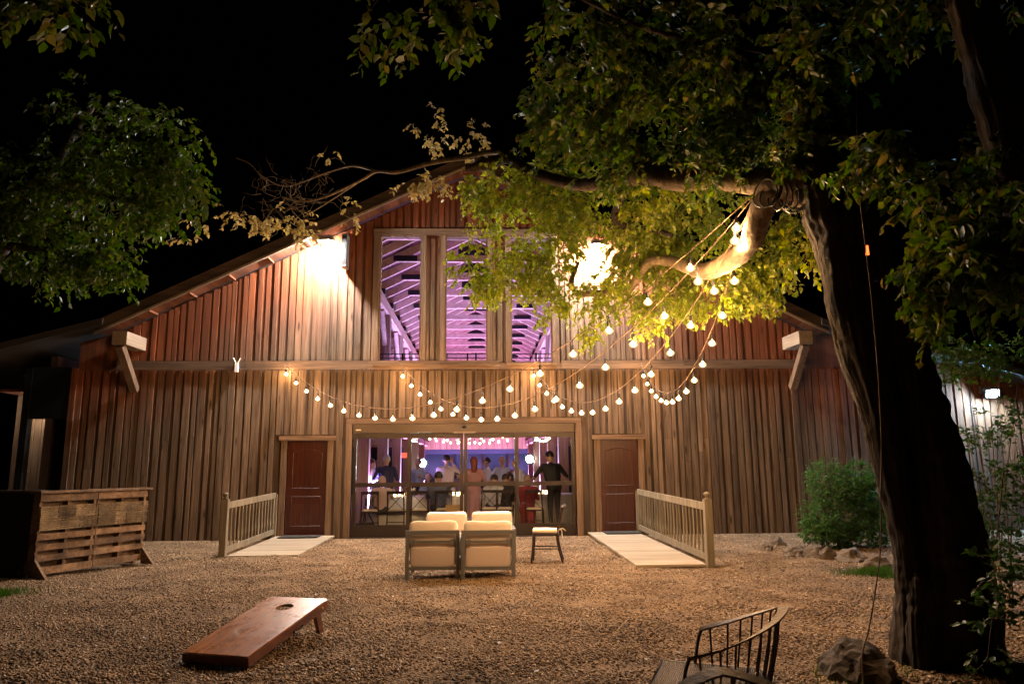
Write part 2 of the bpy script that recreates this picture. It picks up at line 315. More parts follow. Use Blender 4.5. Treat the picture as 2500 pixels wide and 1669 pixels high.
def scatter_stones(N):
    # denser towards the camera, over the open yard
    y = 4.2 + (15.8 - 4.2) * rng.random(N) ** 1.45
    x = (rng.random(N) * 2 - 1) * (y * .80 + .6) + .03 * y
    clump = np.array([noise.noise(Vector((a * 1.3, b_ * 2.2, 0))) for a, b_ in zip(x, y)])
    keep = rng.random(N) < np.clip(.62 + .9 * clump, .15, 1)
    x, y = x[keep], y[keep]; N = len(x)
    s = .0065 + .0085 * rng.random(N) ** 2
    base = np.array([(1, 0, 0), (0, 1, 0), (-1, 0, 0), (0, -1, 0), (0, 0, .75), (0, 0, -.6)], float)
    fc = np.array([(0, 1, 4), (1, 2, 4), (2, 3, 4), (3, 0, 4), (1, 0, 5), (2, 1, 5), (3, 2, 5), (0, 3, 5)])
    V = base[None] * (s[:, None, None]) * (.6 + .9 * rng.random((N, 6, 1)))
    V[:, :, 0] *= (1 + .8 * rng.random(N))[:, None]
    a = rng.random(N) * 6.283; ca, sa = np.cos(a)[:, None], np.sin(a)[:, None]
    tl = (rng.random(N) - .5)[:, None] * .9
    X, Y, Z = V[..., 0] * ca - V[..., 1] * sa, V[..., 0] * sa + V[..., 1] * ca, V[..., 2] + tl * V[..., 0]
    V = np.stack([X + x[:, None], Y + y[:, None], Z + (s * .25 + hgt(x, y))[:, None]], -1).reshape(-1, 3)
    Fc = (fc[None] + 6 * np.arange(N)[:, None, None]).reshape(-1, 3)
    return V, Fc
V, Fc = scatter_stones(230000)
o = bigmesh('gravel', V, Fc, mp_)
tag(o, 'loose brown pea gravel covering the yard', 'gravel', kind='stuff')

# ------------------------------------------------------------------ barn shell
CX = -0.25; SL = .485; APEX = 8.28; HALF = 7.75; RY = 15.35
def roofz(x): return APEX - SL * abs(x - CX)
barn = empty('barn', (CX, YW, 0)); tag(barn, 'large weathered board barn with lit gable windows and glass doors', 'barn')
BO = Vector((CX, YW, 0))
def bmesh_part(name, mb, mat, parent=None, smooth=False):
    mb2 = MB(); mb2.v = [(v[0] - CX, v[1] - YW, v[2]) for v in mb.v]; mb2.f = mb.f
    return mb2.build(name, mat, parent or barn, smooth=smooth)

# openings as (x0, x1, z0, z1)
LD = (-4.24, -3.36, 0.07, 2.09); RD = (2.62, 3.48, 0.06, 2.07)
SLD = (-2.84, 2.09, 0.0, 2.44)
WZ0, WZ1 = 3.79, 6.78
WIN = [(-2.33, -1.37), (-.83, .14), (.66, 1.62)]
WALL_L, WALL_R = -8.85, 15.0
def topz(x):                                            # underside of the roof above the front wall
    if CX - HALF < x < CX + HALF: return roofz(x)
    return 4.5 - .26 * (abs(x - CX) - HALF)
def blocked(x0, x1, band):
    out = []
    for (a, b_, z0, z1), m_ in ((LD, .13), (RD, .13), (SLD, .14)):
        if x1 > a - m_ and x0 < b_ + m_: out.append((-1, z1 + m_))
    if x1 > WIN[0][0] - .14 and x0 < WIN[2][1] + .14: out.append((WZ0 - .17, WZ1 + .15))
    if x1 > -8.0 and x0 < 7.4: out.append((3.64, 3.86))
    return out
# backing sheet, split round the openings
bw = MB()
def back(x0, x1, z0, z1): bw.box(x0, x1, YW, YW + .12, z0, z1)
def backpoly(x0, x1, z0):
    bw.prism([(x0, z0), (x1, z0), (x1, topz(x1 - 1e-4)), (x0, topz(x0 + 1e-4))], YW, YW + .12)
back(WALL_L, LD[0], -.1, 3.6); back(LD[0], LD[1], LD[3], 3.6); back(LD[1], SLD[0], -.1, 3.6); back(SLD[0], SLD[1], SLD[3], 3.6)
back(SLD[1], RD[0], -.1, 3.6); back(RD[0], RD[1], RD[3], 3.6); back(RD[1], WALL_R, -.1, 3.6)
wlow = bmesh_part('wall', bw, M['backing']); bw = MB()
backpoly(CX - HALF, WIN[0][0], 3.6)
for a, b_ in ((WIN[0][1], WIN[1][0]), (WIN[1][1], WIN[2][0])): back(a, b_, 3.6, WZ1)
for a, b_ in WIN: back(a, b_, 3.6, WZ0)
bw.prism([(WIN[0][0], WZ1), (WIN[2][1], WZ1), (WIN[2][1], roofz(WIN[2][1])), (CX, APEX), (WIN[0][0], roofz(WIN[0][0]))], YW, YW + .12)
backpoly(WIN[2][1], CX + HALF, 3.6)
for x0, x1 in ((WALL_L, CX - HALF), (CX + HALF, WALL_R)): bw.prism([(x0, 3.6), (x1, 3.6), (x1, max(3.61, topz(x1))), (x0, max(3.61, topz(x0)))], YW, YW + .12)
wup = bmesh_part('gable_wall', bw, M['backing'])
# boards, one by one
def boards(parent, x, x1, zlo, zhi):
    while x < x1:
        wd = random.choice((.085, .10, .12, .14, .15)) * random.uniform(.92, 1.08); gap = random.choice((.02, .03, .04, .055, .075))
        xe = min(x + wd, x1)
        lo, hi = zlo, min(zhi, topz(x + .002) - .01, topz(xe - .002) - .01)
        if zlo > 3: hi = min(topz((x + xe) / 2) - .03, 99)
        cuts = sorted(blocked(x, xe, None)); z = lo; spans = []
        for c0, c1 in cuts:
            if c1 <= z or c0 >= hi: continue
            if c0 > z: spans.append((z, c0))
            z = max(z, c1)
        if z < hi: spans.append((z, hi))
        pr = random.uniform(.014, .034)
        if random.random() < .1 and spans and spans[-1][1] - spans[-1][0] > 1.5:
            zj = spans[-1][0] + random.uniform(.35, .65) * (spans[-1][1] - spans[-1][0]); spans = spans[:-1] + [(spans[-1][0], zj - .004), (zj + .004, spans[-1][1])]
        for z0, z1 in spans:
            if z1 - z0 < .06: continue
            zb = z0 - (random.uniform(0, .03) if z0 < .2 else 0)
            m_ = MB(); t = random.uniform(-.004, .004)
            m_.box(x + t, xe + t, YW - pr, YW - .001, zb, z1)
            bmesh_part('board', m_, M['siding'], parent)
        x = xe + gap
boards(wlow, WALL_L, 12.6, .0, 3.64)
boards(wup, CX - HALF + .02, CX + HALF - .02, 3.86, 9)
# level band beam with ledge, corner post, door and window trim
for x0, x1 in ((-8.0, -5.2), (-5.198, -2.52), (-2.518, .4), (.402, 1.8), (1.802, 4.6), (4.602, 7.4)):
    bmesh_part('beam', MB().box(x0, x1, YW - .085, YW - .047, 3.655, 3.845 if (x0 < -2.5 or x1 > 1.9) else 3.79), M['trim_x'])
bmesh_part('corner_post', MB().box(WALL_L - .12, WALL_L, YW - .05, YW + .12, -.05, 3.7), M['backing'])
bmesh_part('corner_post', MB().box(-9.95, -9.80, YW - .05, YW + .12, -.05, 3.7), M['steel'])
bmesh_part('porch_lintel', MB().box(-9.80, WALL_L - .121, YW - .04, YW + .1, 2.60, 3.72), M['steel'])  # post and lintel coloured black to stand for the darkness there
pw = bmesh_part('porch_wall', MB().box(-10.6, -8.6, 16.75, 16.85, 0, 3.7), M['aisle'])
x = -10.6
while x < -8.75:
    bmesh_part('board', MB().box(x, x + .13, 16.72, 16.749, 0, 3.6), M['trim'], pw); x += .15
bmesh_part('porch_side', MB().box(-8.97, -8.9, YW + .13, 16.71, 0, 3.7), M['backing'])
bmesh_part('porch_ceiling', MB().box(-10.6, -8.98, YW + .13, 16.71, 3.2, 3.26), M['backing'])
pl = bmesh_part('unseen_porch_lamp', MB().lathe([(.02, 3.19), (.12, 3.18), (.14, 3.1), (.13, 3.08), (.04, 3.12)], 16, (-9.75, 16.35, 0)), M['housing'])  # lamp out of view, added to light the porch wall
bmesh_part('unseen_porch_bulb', MB().lathe([(.02, 3.1), (.05, 3.07), (.05, 3.03), (.02, 3.0), (.003, 2.998)], 10, (-9.75, 16.35, 0)), emit('porch_glow', (1.0, .85, .66), 700.0), pl)
def trimset(op, wj, head, proud=.06):
    x0, x1, z0, z1 = op
    for a, b_ in ((x0 - wj, x0), (x1, x1 + wj)):
        bmesh_part('door_trim', MB().box(a, b_, YW - proud, YW + .1, -.02, z1), M['trim'])
    bmesh_part('door_trim', MB().box(x0 - wj - (.05 if head else 0), x1 + wj + (.05 if head else 0), YW - proud - (.02 if head else 0), YW + .1, z1 + .002, z1 + (.1 if head else .12)), M['trim_x'])
trimset(LD, .12, True); trimset(RD, .12, True); trimset(SLD, .13, False)
# gable windows
for i, (a, b_) in enumerate(WIN):
    wf = bmesh_part('window', MB().box(a - .001, a + .035, YW - .03, YW + .1, WZ0, WZ1).box(b_ - .035, b_ + .001, YW - .03, YW + .1, WZ0, WZ1)
                    .box(a + .035, b_ - .035, YW - .03, YW + .1, WZ0, WZ0 + .035).box(a + .035, b_ - .035, YW - .03, YW + .1, WZ1 - .035, WZ1), M['trim'])
    bmesh_part('pane', MB().box(a + .036, b_ - .036, YW + .04, YW + .046, WZ0 + .036, WZ1 - .036), M['glass'], wf)
    bmesh_part('sill', MB().box(a - .1, b_ + .1, YW - .095, YW - .032, WZ0 - .05, WZ0 - .002), M['trim_x'], wf)
bmesh_part('window_head', MB().box(WIN[0][0] - .14, WIN[2][1] + .14, YW - .07, YW - .005, WZ1 + .002, WZ1 + .15), M['trim_x'])
for a, b_ in ((WIN[0][0] - .14, WIN[0][0] - .001), (WIN[0][1] + .001, WIN[0][1] + .11), (WIN[1][0] - .11, WIN[1][0] - .001), (WIN[1][1] + .001, WIN[1][1] + .11), (WIN[2][0] - .11, WIN[2][0] - .001), (WIN[2][1] + .001, WIN[2][1] + .14)):
    bmesh_part('window_trim', MB().box(a, b_, YW - .055, YW - .002, WZ0 - .04, WZ1 - .001), M['trim'])
for a, b_ in ((WIN[0][1] + .11, WIN[1][0] - .11), (WIN[1][1] + .11, WIN[2][0] - .11)):
    x = a + .012
    while x < b_ - .03:
        xe = min(x + random.uniform(.06, .11), b_ - .01)
        bmesh_part('board', MB().box(x, xe, YW - random.uniform(.02, .04), YW - .001, WZ0 + .02, WZ1 - .08), M['siding'], wup); x = xe + .03
# roof with overhang, fascia, lookouts
OV = YW - 15.0
def slab(x0, z0, x1, z1, th, y0, y1):
    return MB().prism([(x0, z0), (x1, z1), (x1, z1 + th), (x0, z0 + th)], y0, y1)
rf = MB()
ex = HALF + .28
rf.prism([(CX - ex, roofz(CX - ex) + .06), (CX, APEX + .06), (CX + ex, roofz(CX + ex) + .06), (CX + ex, roofz(CX + ex) + .2), (CX, APEX + .22), (CX - ex, roofz(CX - ex) + .2)], RY + .04, 42.5)
roof = bmesh_part('roof', rf, M['roofing'])
for s in (-1, 1):
    bmesh_part('soffit', MB().prism([(CX, APEX + .04), (CX + s * ex, roofz(CX + ex) + .04), (CX + s * ex, roofz(CX + ex) + .056), (CX, APEX + .056)], RY + .05, YW - .002), M['soffit'], roof)
    bmesh_part('fascia', MB().prism([(CX + s * .002, APEX - .03), (CX + s * ex, roofz(CX + ex) - .03), (CX + s * ex, roofz(CX + ex) + .27), (CX + s * .002, APEX + .28)], RY - .02, RY + .035), M['fascia'], roof)
    bmesh_part('rake_trim', MB().prism([(CX + s * .003, APEX - .035), (CX + s * ex, roofz(CX + ex) - .035), (CX + s * ex, roofz(CX + ex) + .02), (CX + s * .003, APEX + .02)], RY - .045, RY - .022), M['palebeam'], roof)
    for k in range(1, 9):                               # lookout blocks under the soffit
        x = CX + s * (.35 + k * .83); z = roofz(x)
        bmesh_part('lookout', MB().box(x - .035, x + .035, RY + .06, YW - .05, z - .012, z + .035), M['soffit'], roof)
    # low shed roof beside the gable
    xa = CX + s * (HALF + .1); xb = CX + s * (HALF + 6.5)
    bmesh_part('shed_roof', MB().prism([(xa, 4.56), (xb, 4.56 - .26 * 6.4), (xb, 4.56 - .26 * 6.4 + .14), (xa, 4.70)], 15.25, 42), M['roofing'])
    # bracket: beam end carrying the overhang with a brace
    bx = CX + s * 7.33
    bk = bmesh_part('bracket', MB().box(bx - .15, bx + .15, 15.0, YW, 4.08, 4.36), M['palebeam'])
    bmesh_part('brace', MB().bar((bx, 15.06, 4.06), (bx, YW - .05, 3.2), .15, .15), M['trim'], bk)

# hinged doors
def door(op, hinge, label):
    x0, x1, z0, z1 = op; d = bmesh_part('door', MB().box(x0 + .012, x1 - .012, YW + .02, YW + .065, z0, z1 - .01), M['doorwood'])
    d['label'] = label
    mx0, mx1 = x0 + .13, x1 - .13
    def panel(pts):
        cl = [Vector((x, YW + .018, z)) for x, z in pts]; bmesh_part('moulding', MB().tube(cl + [cl[0], cl[1]], .011, 6, cap=False), M['doorwood'], d)
    zt = z1 - .18; zb = z0 + 1.0
    arch = [(mx0 + (mx1 - mx0) * t, zt - .09 + .09 * math.sin(math.pi * t)) for t in np.linspace(0, 1, 9)]
    panel([(mx0, zb)] + arch + [(mx1, zb)])
    panel([(mx0, z0 + .2), (mx0, z0 + .82), (mx1, z0 + .82), (mx1, z0 + .2)])
    for k in range(1, 6):
        x = mx0 + (mx1 - mx0) * k / 6
        bmesh_part('plank_bead', MB().box(x - .006, x + .006, YW + .013, YW + .0195, zb + .03, zt - .06).box(x - .006, x + .006, YW + .013, YW + .0195, z0 + .22, z0 + .8), M['doorwood'], d)
    kx = x0 + .07 if hinge == 'r' else x1 - .07
    bmesh_part('knob', MB().lathe([(.006, 0), (.025, .004), (.028, .008), (.012, .014), (.012, .04), (.03, .05), (.032, .065), (.02, .08), (.004, .083)], 12), M['brass'], d)
    k_ = bpy.data.objects[d.children[-1].name]; k_.rotation_euler = (R(90), 0, 0); k_.location = (0, 0, 0)
    vs = k_.data
    for v in vs.vertices: v.co = Vector((v.co.x + CX, v.co.y + YW, v.co.z))
    k_.location = (kx - CX, .02, z0 + .92)
    bmesh_part('threshold', MB().box(x0, x1, YW - .03, YW + .1, z0 - .06, z0 - .003), M['trim_x'], d)
door(LD, 'r', 'left red-brown door'); door(RD, 'l', 'right red-brown door with arched panel')

# sliding glass doors
sx = [SLD[0] + .03, -1.6, -.405, -.385, .78, SLD[1] - .03]
hd = bmesh_part('door_header', MB().box(SLD[0] + .02, SLD[1] - .02, YW - .035, YW + .14, 2.245, 2.435), M['header'])
bmesh_part('sensor', MB().box(-.62, -.13, YW - .1, YW - .036, 2.225, 2.262), M['palebeam'], hd)
bmesh_part('sensor_eye', MB().lathe([(.01, 0), (.05, .01), (.055, .035), (.02, .06), (.004, .062)], 12, (-.38, YW - .03, 2.335)), M['steel'], hd)
bmesh_part('maker_plate', MB().box(-2.76, -2.65, YW - .042, YW - .036, 2.30, 2.325), M['ivory'], hd)
for a, b_, yo in ((sx[0], sx[1] + .03, .0), (sx[1] - .02, sx[2], .055), (sx[3], sx[4] + .02, .055), (sx[4] - .03, sx[5], .0)):
    y0, y1 = YW + .02 + yo, YW + .068 + yo
    fr = MB().box(a, a + .07, y0, y1, .02, 2.242).box(b_ - .07, b_, y0, y1, .02, 2.242).box(a + .07, b_ - .07, y0, y1, .02, .27).box(a + .07, b_ - .07, y0, y1, 1.08, 1.17).box(a + .07, b_ - .07, y0, y1, 2.13, 2.242)
    lf = bmesh_part('sliding_door', fr, M['frame'])
    for z0, z1 in ((.27, 1.08), (1.17, 2.13)):
        bmesh_part('pane', MB().box(a + .07, b_ - .07, y0 + .02, y0 + .026, z0, z1), M['glass'], lf)
bmesh_part('door_track', MB().box(SLD[0], SLD[1], YW - .04, YW + .16, -.02, .018), M['frame'])

# ------------------------------------------------------------------ barn interior
FZ = .05; YB = 40.0
tag(MB().box(-9.6, 12.5, YW + .17, YB, -.08, FZ).build('floor', plain('hall_floor', (.13, .09, .07), .45, nscale=3)), kind='structure')
for s, nm in ((-1, -9.5), (1, 12.0)):
    bmesh_part('side_wall', MB().box(nm - .08, nm + .08, YW + .2, YB, FZ, 4.0), M['aisle'])
# far wall: planks above, dark blue glazed opening below
fw = bmesh_part('far_wall', MB().prism([(CX - 7.4, 2.45), (CX + 7.4, 2.45), (CX + 7.4, roofz(CX + 7.4)), (CX, APEX), (CX - 7.4, roofz(CX - 7.4))], YB, YB + .1), M['aisle'])
x = CX - 4.0
while x < CX + 4.0:
    bmesh_part('board', MB().box(x, x + .27, YB - .03, YB - .001, 2.45, roofz(x if x < CX else x + .28) - .05), M['interior_z'], fw); x += .285
for x in (-2.6, -.3, 2.0):  # unseen lamps added to brighten the far boards
    wo = empty('far_wall_fill', (x, 38.6, FZ)); tag(wo, {-2.6: 'added unseen lamp brightening the far boards, left one', -.3: 'added unseen lamp brightening the far boards, middle one', 2.0: 'added unseen lamp brightening the far boards, right one'}[x], 'lamp', 'added fill lamps at the end of the hall')
    MB().lathe([(.08, 0), (.1, .02), (.1, .14), (.08, .16), (.02, .161)], 12).build('can', M['black'], wo)
    ld = bpy.data.lights.new('fill_lamp', 'SPOT'); ld.energy = 1300; ld.color = (.85, .42, 1.0); ld.spot_size = R(100); ld.spot_blend = .7; ld.shadow_soft_size = .05
    lo = bpy.data.objects.new('fill_lamp', ld); COL.objects.link(lo); lo.parent = wo; lo.location = (0, 0, .2); lo.rotation_euler = (R(180 - 22), 0, 0)
bmesh_part('far_lower_wall', MB().box(CX - 7.4, CX + 7.4, YB + .3, YB + .4, FZ, 2.45), plain('night_blue_wall', (.008, .02, .035), .4))
for x in (-3.2, -1.6, 0, 1.5, 3.0):
    bmesh_part('far_mullion', MB().box(x - .05, x + .05, YB + .1, YB + .2, FZ, 2.3), M['frame'])
bmesh_part('far_lintel', MB().box(CX - 4.2, CX + 4.2, YB - .02, YB + .2, 2.2, 2.44), plain('blue_beam', (.03, .04, .08), .6))
NX = 2.78; BZ = 6.25                                    # nave posts, plate beams
UPC = [(.5, .32, 1.0), (.4, .32, 1.0), (.42, .32, 1.0), (.6, .28, 1.0), (.45, .3, 1.0), (.8, .33, 1.0)]
for s in (-1, 1):
    px = CX + s * NX
    bmesh_part('plate_beam', MB().box(px - .12, px + .12, 16.3, YB - .05, BZ, BZ + .34), M['interior'])
    bmesh_part('aisle_beam', MB().box(px - s * .02 - .1, px - s * .02 + .1, 16.3, YB - .05, 2.62, 2.86), M['interior'])
    for k in range(6):
        y = 18.7 + 3.6 * k
        po = bmesh_part('post', MB().box(px - .15, px + .15, y - .15, y + .15, FZ, BZ - .002), M['interior_z'])
        for q in (-1, 1):
            bmesh_part('knee_brace', MB().bar((px, y + q * .14, BZ - .95), (px, y + q * .95, BZ - .02), .14, .16), M['interior'], po)
        bmesh_part('tie_beam', MB().box(min(px + s * .15, px + s * 4.2), max(px + s * .15, px + s * 4.2), y - .08, y + .08, 2.5, 2.7), M['interior_z'], po)
        ux = px - s * .26
        bmesh_part('uplight', MB().lathe([(.05, 0), (.09, .01), (.09, .1), (.07, .12), (.02, .121)], 12, (ux, y, FZ)), M['black'], po)
        ld = bpy.data.lights.new('uplight_lamp', 'SPOT'); ld.energy = 4600; ld.color = UPC[k]; ld.spot_size = R(110); ld.spot_blend = .8; ld.shadow_soft_size = .04
        lo = bpy.data.objects.new('uplight_lamp', ld); COL.objects.link(lo); lo.parent = po
        lo.location = (ux - CX, y - YW, FZ + .16); lo.rotation_euler = (R(180), R(-s * 4), 0)
# trusses
for k in range(12):
    y = 17.0 + 1.95 * k
    tr = empty('truss', (0, y - YW, 0), 0, barn)
    def tp(name, mb, mat):
        mb.v = [(v[0] - CX, v[1] - y, v[2]) for v in mb.v]; return mb.build(name, mat, tr)
    for s in (-1, 1):
        a = Vector((CX + s * .02, y, APEX - .14)); b_ = Vector((CX + s * 5.2, y, roofz(CX + 5.2) - .14))
        tp('rafter', MB().bar(a, b_, .07, .2), M['interior'])
        dy = Vector((0, .975, 0)); tp('rafter', MB().bar(a + dy, b_ + dy, .07, .2), M['interior'])
        tp('gusset_plate', MB().bar((CX + s * 1.5, y - .062, 7.13), (CX + s * 2.15, y - .062, 7.13), .02, .15), M['steel'])
        tp('rafter_shoe', MB().box(CX + s * NX - .16, CX + s * NX + .16, y - .1, y + .1, BZ + .342, BZ + .52), M['steel'])
    tp('collar_tie', MB().box(CX - 2.1, CX + 2.1, y - .05, y + .05, 7.04, 7.22), M['interior'])
    tp('ridge_plate', MB().prism([(CX - .45, APEX - .48), (CX + .45, APEX - .48), (CX + .45, APEX - .3), (CX, APEX - .12), (CX - .45, APEX - .3)], y - .09, y - .062), M['steel'])
for s in (-1, 1):                                       # plank deck above the rafters
    for k in range(20):
        xa, xb = CX + s * (.005 + k * .335), CX + s * (.005 + k * .335 + .325)
        bmesh_part('deck_plank', MB().prism([(xa, roofz(xa) + .0), (xb, roofz(xb) + .0), (xb, roofz(xb) + .03), (xa, roofz(xa) + .03)], YW + .15, YB), M['ceil'], roof)
# guard rail behind the gable windows
gr = MB()
for z in (3.93, 4.03, 4.13): gr.tube([(-3.2, 16.7, z), (2.6, 16.7, z)], .012, 6)
for x in (-3.2, -1.86, -.33, -.13, 1.3, 2.6): gr.box(x - .02, x + .02, 16.68, 16.72, 3.3, 4.15)
bmesh_part('guard_rail', gr, M['steel'])

# ------------------------------------------------------------------ flood lights and small wall fixtures
def flood(name, loc, aim, mat, label, w_=.30, h_=.20):
    loc = Vector(loc); e = empty(name, loc); tag(e, label, 'floodlight')
    q = Vector(aim).to_track_quat('-Z', 'Y').to_matrix()  # lamp looks along local -Z
    T = lambda v: q @ Vector(v)
    hb = MB().box(-w_ / 2 - .02, w_ / 2 + .02, -h_ / 2 - .02, h_ / 2 + .02, .0, .09); hb.v = [tuple(T(v)) for v in hb.v]; hb.build('housing', M['housing'], e)
    rl = h_ * .47
    lens = MB().lathe([(rl, -.002), (rl * .97, -rl * .25), (rl * .87, -rl * .5), (rl * .66, -rl * .75), (rl * .38, -rl * .93), (.004, -rl)], 16)
    lens.v = [tuple(T(v)) for v in lens.v]; lens.build('lens', mat, e)
    fins = MB()
    for k in range(7): fins.box(-w_ / 2 + k * w_ / 7 + .01, -w_ / 2 + k * w_ / 7 + .022, -h_ / 2, h_ / 2, .09, .13)
    fins.v = [tuple(T(v)) for v in fins.v]; fins.build('cooling_fins', M['housing'], e)
    yk = MB().bar(T((0, 0, .1)), Vector((0, YW - loc.y - .03, .12)), .04, .05).box(-.07, .07, YW - loc.y - .05, YW - loc.y - .012, .03, .2); yk.build('bracket', M['housing'], e)
    return e
flood('flood_light', (-3.46, YW - .50, 6.47), (.0, .05, -.99), FLOOD, 'bright white floodlight left of the gable windows')
flood('flood_light', (2.66, YW - .50, 6.41), (.0, .05, -.99), FLOOD, 'bright white floodlight right of the gable windows, behind leaves')
flood('flood_light', (11.54, YW - .35, 3.02), (-.25, -.55, -.55), BLUEF, 'cool white floodlight on the far right wall behind the trunk', .22, .18)
e = empty('wall_speaker', (-3.08, YW - .23, 6.3)); tag(e, 'grey wall speaker box beside the left floodlight', 'speaker')
MB().box(-.06, .06, -.16, .16, -.36, .40).build('cabinet', M['housing'], e); MB().box(-.055, .055, -.168, -.161, -.3, .34).build('grille', M['steel'], e)
MB().box(-.03, .03, .161, .21, -.05, .09).build('bracket', M['steel'], e)
p = at(578, 890, YW - .12); e = empty('access_point', p); tag(e, 'small white wireless box with two raised antennas on the beam', 'access point')
MB().box(-.035, .035, -.02, .03, -.16, .04).build('body', M['white'], e)
for s in (-1, 1): MB().tube([(s * .02, 0, .04), (s * .075, 0, .15)], .01, 6).build('antenna', M['white'], e)
MB().box(.036, .046, -.012, .012, -.07, -.04).build('status_light', BLUEG, e)

# ------------------------------------------------------------------ string lights (24-inch spacing)
TIE = Vector((2.564, 6.3, 3.995))
STR = [((-4.34, 15.78, 3.752), 1.444, .103, .625, .154, .008, 'string of warm bulbs hung from the beam end above the left door'),
       ((-1.809, 15.78, 3.764), 1.43, .236, .613, .176, -.025, 'string of warm bulbs hung from under the left gable window'),
       ((1.144, 15.78, 3.71), 1.29, .128, .638, .159, -.085, 'string of warm bulbs hung from under the right gable window'),
       ((3.604, 15.78, 3.769), 1.181, .416, .659, .147, -.038, 'string of warm bulbs hung from the beam above the right door')]
def bulb_mesh(r_, name='bulb'):
    return MB().lathe([(.011, .0), (.013, -.012), (r_ * .75, -.02), (r_, -.042), (r_ * .85, -.062), (r_ * .45, -.076), (.003, -.08)], 8).mesh(name)
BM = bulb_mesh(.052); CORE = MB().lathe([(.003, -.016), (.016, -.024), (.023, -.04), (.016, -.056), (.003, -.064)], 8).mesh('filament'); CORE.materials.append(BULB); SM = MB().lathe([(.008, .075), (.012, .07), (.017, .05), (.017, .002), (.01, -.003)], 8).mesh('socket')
def string_light(W, T, sag, s0, ds, hang, label, bm, mat, group, cordmat, name='string_lights'):
    W = Vector(W); T = Vector(T); e = empty(name, W); tag(e, label, 'string lights', group)
    t = np.linspace(0, 1, 240); pts = np.array(W)[None] + (np.array(T) - np.array(W))[None] * t[:, None]; pts[:, 2] -= 4 * sag * t * (1 - t)
    L = np.r_[0, np.cumsum(np.linalg.norm(np.diff(pts, axis=0), axis=1))]
    MB().tube([Vector(p) - W for p in pts[::4]] + [T - W], .0055, 5).build('cord', cordmat, e)
    s = s0; me_s = SM.copy() if False else SM
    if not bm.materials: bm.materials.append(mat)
    if not SM.materials: SM.materials.append(M['black'])
    while s < L[-1] - .15:
        p = Vector([np.interp(s, L, pts[:, i]) for i in range(3)]) - W
        top = p - Vector((0, 0, hang - .075))
        dr = MB().tube([p, top + Vector((0, 0, .0))], .004, 4); dr.build('drop_wire', M['black'], e)
        o1 = link('socket', SM, None, e); o1.location = top - Vector((0, 0, .075)); o1.rotation_euler = (random.uniform(-.12, .12), random.uniform(-.12, .12), 0)
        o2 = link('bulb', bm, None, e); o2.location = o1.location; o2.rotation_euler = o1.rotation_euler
        if bm is BM: link('filament', CORE, None, o2)
        s += ds
for W, sag, s0, ds, hang, dz, lab in STR:
    string_light(W, TIE + Vector((0, 0, dz)), sag, s0, ds, hang - .02, lab, BM, HALO_GLOBE, 'string lights over the yard', M['trim'])
BMI = bulb_mesh(.04, 'indoor_bulb')
for W, T, sag, lab in (((-2.7, 21, 3.0), (2.2, 30, 3.1), .55, 'string of amber bulbs sagging across the hall, left end nearest the door'),
                  ((2.1, 21, 3.1), (-2.6, 31, 3.0), .5, 'string of amber bulbs sagging across the hall, right end nearest the door'),
                  ((2.2, 20, 2.9), (2.2, 30, 3.0), .4, 'string of amber bulbs along the right-hand posts')):
    string_light(W, T, sag, .3, .75, .15, lab, BMI, INB, 'string lights inside the hall', M['black'])

# ------------------------------------------------------------------ ramps with railings
def ramp(x0, x1, yf, side, label):
    e = empty('ramp', ((x0 + x1) / 2, yf, 0)); tag(e, label, 'ramp', 'wooden ramps to the side doors'); cx = (x0 + x1) / 2
    yb = YW - .09; nb = int((yb - yf) / .145); st = (yb - yf) / nb
    dz = lambda y: .035 + .045 * (y - yf) / (yb - yf)
    for k in range(nb):
        y = yf + k * st; j = random.uniform(-.004, .004)
        m_ = MB(); vs = []
        for zz in (-.038, 0):
            for yy in (y + .007, y + st - .007):
                for xx in (x0 + j, x1 + j): vs.append((xx - cx, yy - yf, dz(yy) + zz))
        m_.add(vs, [(0, 2, 3, 1), (4, 5, 7, 6), (0, 1, 5, 4), (2, 6, 7, 3), (0, 4, 6, 2), (1, 3, 7, 5)])
        m_.build('plank', M['deck'], e)
    rx = (x0 - .06 if side < 0 else x1 + .06) - cx
    post = MB().box(rx - .055, rx + .055, -.06, .05, -.02, .98).build('post', M['rail'], e)
    MB().lathe([(.045, 0), (.05, .012), (.022, .022), (.025, .035), (.052, .07), (.05, .09), (.02, .112), (.003, .115)], 12, (rx, -.005, .98)).build('finial', M['rail'], post, smooth=True)
    L_ = yb - yf
    MB().bar((rx, .05, .87), (rx, L_ - .03, .93), .045, .11).build('top_rail', M['rail'], e)
    MB().bar((rx, .05, .12), (rx, L_ - .03, .18), .045, .1).build('bottom_rail', M['rail'], e)
    nbl = int(L_ / .2)
    for k in range(nbl):
        y = .14 + (L_ - .25) * k / (nbl - 1); z = .06 * y / L_
        MB().lathe([(.014, .16 + z), (.016, .24 + z), (.022, .3 + z), (.014, .42 + z), (.013, .66 + z), (.018, .76 + z), (.015, .83 + z)], 8, (rx, y, 0)).build('baluster', M['rail'], e)
    MB().box(rx - .05, rx + .05, L_ - .06, L_ - .001, .0, .95).build('wall_post', M['rail'], e)
    return e
ramp(-4.36, -3.14, 12.78, -1, 'short pale wooden ramp with railing at the left door')
ramp(2.3, 3.36, 10.92, 1, 'long pale wooden ramp with railing at the right door')
tag(MB().box(-4.2, -3.4, YW - .62, YW - .12, .082, .1).build('doormat', M['mat']), 'black doormat in front of the left door', 'doormat')
tag(MB().box(2.62, 3.36, YW - .66, YW - .12, .082, .1).build('doormat', M['mat']), 'black doormat in front of the right door', 'doormat')

